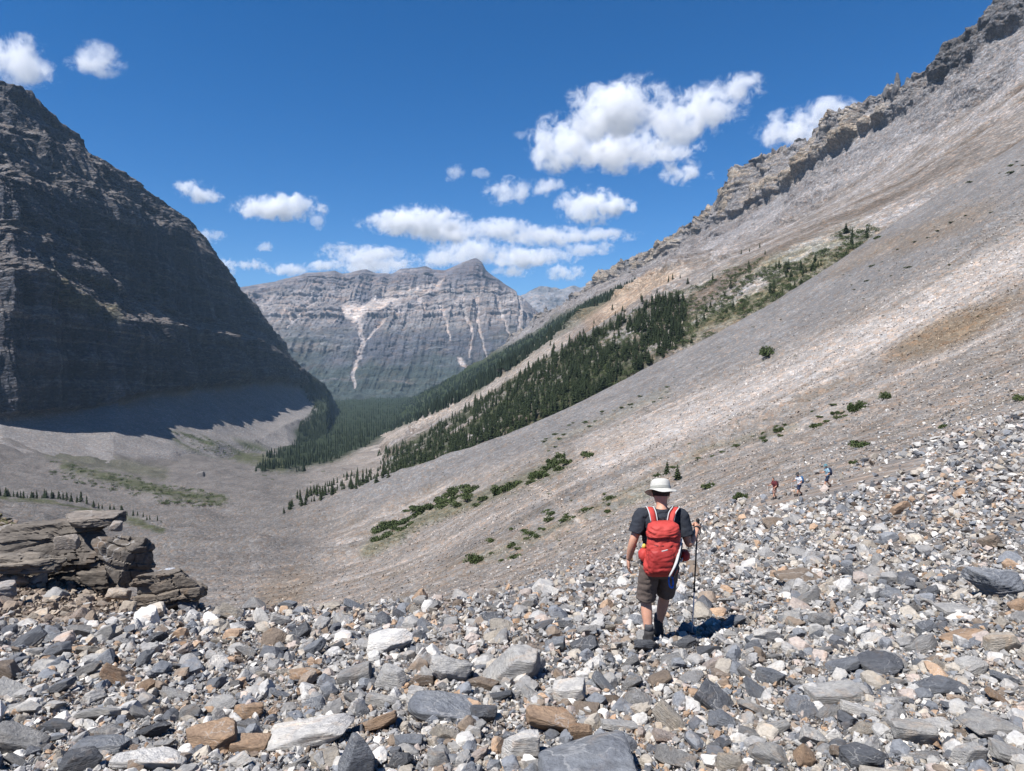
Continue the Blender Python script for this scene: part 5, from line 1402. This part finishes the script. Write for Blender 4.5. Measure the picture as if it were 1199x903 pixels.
MB().tube([(.055, -.395, .865), (.095, -.39, .96), (.14, -.335, 1.08), (.18, -.24, 1.17)], [.012] * 4, 10, sub=3).build('folded_pole', M_metal, bp)
MB().tube([(.13, -.32, 1.03), (.165, -.27, .985), (.215, -.14, .99)], [.007] * 3, 8, sub=3).build('compression_strap', M_greyw, bp)
for zz_ in (1.17, 1.06):
    MB().tube([(cx0 - .145, -.22, zz_ + .02), (cx0 - .06, -.352 - (zz_ < 1.1) * .03, zz_), (cx0 + .05, -.352 - (zz_ < 1.1) * .03, zz_ + .005), (cx0 + .15, -.24, zz_ + .03)], [.005] * 4, 8, sub=4).build('cross_strap', M_black if zz_ > 1.1 else M_packd, bp)
MB().tube([(cx0 - .02, -.37, 1.12), (cx0 + .02, -.372, 1.13), (cx0 + .055, -.36, 1.14)], [.006] * 3, 8, sub=2).build('buckle', M_greyw, bp)
MB().tube([(.055, -.27, .86), (.04, -.28, .80), (.05, -.285, .735), (.075, -.285, .72), (.085, -.28, .77), (.07, -.275, .85), (.055, -.27, .865)], [.0085] * 7, 8, sub=4).build('blue_loop', M_blue, bp)

# walking pole
wp = bpy.data.objects.new('walking_pole', None); COL.objects.link(wp); tag(wp, 'thin black walking pole in the right hand of the nearest hiker', 'walking pole')
hand = np.array(J['wrR']) + np.array([.30, .85, .42]) / np.linalg.norm([.30, .85, .42]) * .085
top = hand * HS + np.array(hiker.location)
tip, _ = ray_ground([810], [751], 5, 14); tip = tip[0] + np.array([0, 0, .0])
wp.location = tip
tv = top - tip; ax = tv / np.linalg.norm(tv)
A = lambda t: tuple(ax * t)
Lp = np.linalg.norm(tv)
MB().tube([A(.06), A(.5)], [.0062, .0062], 10).build('lower_shaft', M_alu, wp)
MB().tube([A(.5), A(Lp - .06)], [.0085, .0088], 10).build('upper_shaft', M_metal, wp)
MB().tube([A(Lp - .10), A(Lp - .05), A(Lp + .02), A(Lp + .045), A(Lp + .06)], [.012, .017, .015, .021, .012], 12, sub=2).build('grip', M_black, wp)
MB().tube([A(-.01), A(.05), A(.065)], [.0025, .005, .006], 8).build('tip', M_alu, wp)
MB().tube([A(.055), A(.066)], [.03, .026], 14).build('basket', M_black, wp)
MB().tube([A(.49), A(.53)], [.012, .012], 10).build('clamp', M_black, wp)
MB().tube([A(Lp + .04), tuple(ax * (Lp - .02) + [.03, -.03, 0]), tuple(ax * (Lp - .11) + [.015, -.03, 0]), A(Lp - .02)], [.005] * 4, 8, sub=3).build('wrist_loop', M_black, wp)

# --- three distant hikers coming down the trail, walking towards the left of the picture
def walk_pose(sw=1.0, lean=.06):
    return dict(pelvis=(0, 0, .92), waist=(0, lean * .4, 1.07), chest=(0, lean, 1.26), neckbase=(0, lean + .02, 1.45), neck=(0, lean + .05, 1.52), head0=(0, lean + .07, 1.56), head1=(0, lean + .09, 1.63), head2=(0, lean + .1, 1.69), face=(0, 1, -.35),
        shL=(-.19, lean, 1.40), elL=(-.25, lean - .10 * sw, 1.13), wrL=(-.24, lean + .10, .98), handL=((0, .6, -.6), (1, .1, 0), .5, -1),
        shR=(.19, lean, 1.40), elR=(.25, lean + .12 * sw, 1.14), wrR=(.23, lean + .32, 1.08), handR=((0, .8, 0), (-1, 0, -.3), .7, 1),
        hipL=(-.095, 0, .85), knL=(-.10, .16 * sw, .50), anL=(-.10, .22 * sw, .115), toeL=(-.10, .22 * sw + .14, .045),
        hipR=(.095, 0, .85), knR=(.10, .02, .48), anR=(.10, -.22 * sw, .14), toeR=(.10, -.22 * sw + .13, .03))
M_dred = flat_mat('maroon_cloth', (.13, .03, .035), .9, .1, 30); M_white = flat_mat('white_cloth', (.62, .65, .70), .9, .06, 30); M_lblue = flat_mat('pale_blue_cloth', (.28, .42, .50), .9, .1, 30)
M_navy = flat_mat('navy_cloth', (.025, .035, .07), .9, .1, 30); M_bpack = flat_mat('blue_nylon', (.03, .11, .25), .6, .1, 30); M_maroonp = flat_mat('dark_pack', (.06, .03, .035), .7, .1, 30); M_tan = flat_mat('tan_cloth', (.25, .15, .12), .9, .1, 30); M_teal = flat_mat('teal_felt', (.08, .20, .24), .9, .1, 30)
def far_hiker(px, py, hpx, rz, sw, shirt, short, pack, hatm, lab, plab, y0=20):
    P, m_ = ray_ground([px], [py], y0, 110); P = P[0]
    s_ = hpx * P[1] / F / 1.76
    Jq = walk_pose(sw)
    r, h, fw, up, rt = make_person(Jq, lab, shirt, short, tuple(P), rz, s_, fingers=True, sub=1, group='far hikers on the trail')
    if hatm: hat_build(r, h, fw, up, hatm, M_hatb, .95)
    b = bpy.data.objects.new('backpack', None); COL.objects.link(b); b.location = P; b.rotation_euler = (0, 0, rz); b.scale = (s_,) * 3
    tag(b, plab, 'backpack')
    MB().loft([((0, -.16, .96), .10, .05, X_, Y_), ((0, -.19, 1.0), .155, .10, X_, Y_), ((0, -.19, 1.2), .16, .115, X_, Y_), ((0, -.15, 1.40), .15, .10, X_, Y_), ((0, -.13, 1.5), .09, .06, X_, Y_)], 20, power=3, noise_=.05).build('main_pocket', pack, b)
    for sx in (-.11, .11): MB().tube([(sx, -.07, 1.44), (sx, .03, 1.5), (sx, .15, 1.42), (sx, .19, 1.25), (sx * 1.3, .05, 1.05), (sx, -.1, 1.0)], [.025, .027, .025, .02, .012, .01], 8, flat=.4, sub=3).build('shoulder_strap', M_black, b)
    return r, s_, P, Jq
for k_, (px, py, hp_, rz, sw, a, b_, c_, d_, lab, plab) in enumerate((
    (907, 584, 26, rad(100), .8, M_dred, M_tan, M_maroonp, None, 'far hiker in dark red, leading the line of three', 'dark pack on the back of the leading far hiker in red'),
    (936, 581, 28, rad(95), 1.0, M_white, M_navy, M_bpack, M_black, 'far hiker in white top and dark shorts, middle of three', 'blue pack on the far hiker in the white top'),
    (969, 571, 28, rad(82), 1.1, M_lblue, M_navy, M_navy, M_teal, 'far hiker in pale blue top and teal hat, last of three', 'navy pack on the far hiker in pale blue'))):
    r_, s_, P_, Jq = far_hiker(px, py, hp_, rz, sw, a, b_, c_, d_, lab, plab)
    hx = Vector(Jq['wrR']) + Vector((0, .08, 0)); Rm = Matrix.Rotation(rz, 3, 'Z')
    w_ = bpy.data.objects.new('walking_pole', None); COL.objects.link(w_); w_.location = r_.location; w_.rotation_euler = (0, 0, rz); w_.scale = (s_,) * 3
    MB().tube([(hx.x, hx.y + .12, .02), (hx.x, hx.y, hx.z)], [.008, .009], 8).build('shaft', M_alu, w_)
    MB().tube([(hx.x, hx.y, hx.z - .06), (hx.x, hx.y, hx.z + .06)], [.015, .016], 8).build('grip', M_black, w_)
    tag(w_, 'thin pole planted by the ' + ['leading far hiker in red', 'far hiker in the white top', 'far hiker in pale blue'][k_], 'walking pole')
# ================================================================== HAZE AND CLOUDS
def box_mesh(name, lo, hi):
    x0, y0, z0 = lo; x1, y1, z1 = hi
    v = [(x0,y0,z0),(x1,y0,z0),(x1,y1,z0),(x0,y1,z0),(x0,y0,z1),(x1,y0,z1),(x1,y1,z1),(x0,y1,z1)]
    f = [(0,3,2,1),(4,5,6,7),(0,1,5,4),(1,2,6,5),(2,3,7,6),(3,0,4,7)]
    return mesh_np(name, v, f)
hm = bpy.data.materials.new('haze_air'); hm.use_nodes = True
hn = NT(hm); hn.n.remove(hn.n['Principled BSDF'])
pv = hn.node('ShaderNodeVolumePrincipled'); pv.inputs['Color'].default_value = (0.5, 0.74, 1.0, 1); pv.inputs['Density'].default_value = HAZE
pv.inputs['Anisotropy'].default_value = 0.0
hn.link(pv.outputs[0], hn.n['Material Output'].inputs['Volume'])
hz = add('haze', box_mesh('haze', (-13000, -400, -700), (13000, 9600, 1180)))
hz.data.materials.append(hm)
tag(hz, 'thin blue air between the viewpoint and the far peaks', 'haze', kind='stuff')

CLOUDS = [  # px, py, rx, ry, density, label, members...
 ('broad bright white cloud, largest in the sky, above the ridge slope', [(662,168,44,30),(700,138,46,32),(742,130,50,36),(790,140,46,32),(838,124,36,26),(868,102,30,13),(722,176,56,22),(790,180,38,20),(806,206,30,9)], .034),
 ('white cloud rising from behind the craggy right ridge', [(932,152,46,20),(970,132,38,14)], .03),
 ('small puffy white cloud below the largest cloud', [(690,242,36,20),(722,242,26,9)], .034),
 ('ragged pair of puffs left of the small puffy cloud', [(594,224,28,15),(636,219,26,9)], .022),
 ('tiny wispy scrap above the layered peak', [(532,202,15,10),(563,203,13,5)], .016),
 ('long flat-bottomed cloud above the layered peak', [(462,262,42,12),(498,260,50,17),(520,272,40,12)], .03),
 ('stretched cloud just above the peak summit', [(585,270,44,12),(640,278,56,10),(700,276,46,6)], .018),
 ('low cloud sitting behind the summit of the layered peak', [(552,296,52,14),(520,304,40,10)], .016),
 ('low cloud right of the summit', [(606,303,44,10)], .022),
 ('small oval cloud over the gap right of the layered peak', [(661,318,22,10)], .02),
 ('small lens-shaped cloud nearest the left cliff', [(232,225,28,13)], .034),
 ('flat white cloud between left cliff and layered peak', [(308,245,38,12),(338,243,40,14)], .034),
 ('tiny puff hanging from the flat white cloud', [(371,260,10,9)], .016),
 ('grey-white cloud cut by the picture edge over the left summit', [(18,78,44,30),(36,62,20,20)], .03),
 ('small torn cloud above the left cliff', [(115,70,28,17),(98,76,20,8)], .026),
 ('faint dot of cloud above the far ridge', [(309,289,11,6)], .016),
 ('faint cloud against the left cliff edge', [(243,278,22,8),(258,312,20,11)], .018),
 ('faint low cloud over the left end of the far ridge', [(336,316,26,7),(290,310,22,7)], .018),
 ('thin veil of cloud over the far ridge', [(430,300,52,10),(395,290,18,6),(440,312,50,8),(380,312,24,6)], .018),
 ('pale veil of cloud behind the right shoulder of the layered peak', [(640,300,46,8),(690,292,34,6),(600,318,26,6)], .014),
 ('thin scrap left of the largest cloud', [(613,157,13,6)], .012),
]
_cv, _cf2 = ico(3)
_cme = mesh_np('cloud_puff', _cv, _cf2)
CLN = 0
def cloud_puff(parent, px, py, rx, ry, dens):
    global CLN
    Y = min(2150 * 800 / max(425 - py, 60), 14500) if py > 240 else 2150 * 800 / (425 - py)
    Y = max(Y, 4400)
    if Y < 10800 and False: pass
    c = P3(px, py, Y); k = Y / 800
    R = (rx * k * 1.25, rx * k * 0.9, ry * k * 1.35)
    me = _cme.copy()
    m = bpy.data.materials.new('cloud_vapour'); m.use_nodes = True
    nt = NT(m); nt.n.remove(nt.n['Principled BSDF'])
    tc = nt.node('ShaderNodeTexCoord').outputs['Object']
    L = 34 * 7.0                     # noise size in metres
    CLN += 1
    mp = nt.node('ShaderNodeMapping', ins={'Vector': tc, 'Scale': (R[0] / L, R[1] / L, R[2] / L), 'Location': (CLN * 7.3, CLN * 3.1, 0)}).outputs[0]
    big = nt.noise(mp, 0.55, 2, 0.5)
    fin = nt.noise(mp, 1.5, 9, 0.68, 0.35)
    ln = nt.node('ShaderNodeVectorMath', operation='LENGTH'); nt.link(tc, ln.inputs[0])
    nb = nt.math('ADD', nt.math('MULTIPLY', nt.math('SUBTRACT', big, 0.5), 1.3), nt.math('MULTIPLY', nt.math('SUBTRACT', fin, 0.5), 3.8))
    v = nt.math('ADD', nt.math('SUBTRACT', 0.68, ln.outputs['Value']), nb)
    mr = nt.node('ShaderNodeMapRange', interpolation_type='SMOOTHSTEP')
    mr.inputs['From Min'].default_value = 0.0; mr.inputs['From Max'].default_value = 0.5; mr.inputs['To Min'].default_value = 0.0; mr.inputs['To Max'].default_value = dens * .30
    nt.link(v, mr.inputs['Value'])
    # fade out well before the domain ends
    ed = nt.node('ShaderNodeMapRange', interpolation_type='SMOOTHSTEP')
    ed.inputs['From Min'].default_value = 1.0; ed.inputs['From Max'].default_value = 0.82
    nt.link(ln.outputs['Value'], ed.inputs['Value'])
    pv = nt.node('ShaderNodeVolumePrincipled'); pv.inputs['Color'].default_value = (0.99, 0.99, 0.99, 1)
    pv.inputs['Anisotropy'].default_value = 0.0
    nt.link(nt.math('MULTIPLY', mr.outputs[0], ed.outputs[0]), pv.inputs['Density'])
    nt.link(pv.outputs[0], nt.n['Material Output'].inputs['Volume'])
    try: m.cycles.volume_step_rate = 1.0
    except Exception: pass
    me.materials.append(m)
    o = add('puff', me, parent); o.location = c; o.scale = R
    return o
if CLOUDS_ON:
    for lab, mem, dens in CLOUDS:
        r = bpy.data.objects.new('cloud', None); COL.objects.link(r)
        tag(r, lab, 'cloud', 'clouds in the sky', 'thing')
        for m_ in mem: cloud_puff(r, *m_, dens)
# ================================================================== CAMERA, LIGHT, SKY
cam = bpy.data.cameras.new('camera'); co = bpy.data.objects.new('camera', cam); COL.objects.link(co)
cam.sensor_width = 36; cam.lens = F / 1199 * 36; cam.clip_start = 0.05; cam.clip_end = 60000
co.rotation_euler = (rad(90) - TH, 0, 0)
SC.camera = co
SUN_EL = 58.0; SUN_AZ = math.atan2(-0.78, -0.63)          # azimuth from +Y towards +X
sv = Vector((math.sin(SUN_AZ) * math.cos(rad(SUN_EL)), math.cos(SUN_AZ) * math.cos(rad(SUN_EL)), math.sin(rad(SUN_EL))))
L = bpy.data.lights.new('sun', 'SUN'); L.energy = 4.9; L.angle = rad(0.53); L.color = (1.0, 0.965, 0.925)
lo = bpy.data.objects.new('sun', L); COL.objects.link(lo); lo.rotation_euler = sv.to_track_quat('Z', 'Y').to_euler()
lo.location = (0, 0, 50)
w = bpy.data.worlds.new('World'); SC.world = w; w.use_nodes = True
wt = w.node_tree; bg = wt.nodes['Background']
sky = wt.nodes.new('ShaderNodeTexSky'); sky.sky_type = 'NISHITA'; sky.sun_disc = False
sky.sun_elevation = rad(SUN_EL); sky.sun_rotation = SUN_AZ % (2 * math.pi)
sky.altitude = 2100; sky.air_density = 1.0; sky.dust_density = 0.6; sky.ozone_density = 6
hs = wt.nodes.new('ShaderNodeHueSaturation'); hs.inputs['Saturation'].default_value = 1.33; hs.inputs['Hue'].default_value = 0.503
wt.links.new(sky.outputs[0], hs.inputs['Color']); wt.links.new(hs.outputs[0], bg.inputs[0]); bg.inputs[1].default_value = 0.075
SC.view_settings.view_transform = 'Standard'; SC.view_settings.look = 'None'; SC.view_settings.gamma = 1; SC.view_settings.exposure = 0.74
SC.display_settings.display_device = 'sRGB'
SC.render.engine = 'CYCLES'
SC.cycles.use_denoising = True
try: SC.cycles.denoiser = 'OPENIMAGEDENOISE'
except Exception: pass
SC.cycles.max_bounces = 8; SC.cycles.diffuse_bounces = 3; SC.cycles.glossy_bounces = 2; SC.cycles.volume_bounces = 6; SC.cycles.transparent_max_bounces = 12
SC.cycles.caustics_reflective = False; SC.cycles.caustics_refractive = False
SC.cycles.sample_clamp_indirect = 6
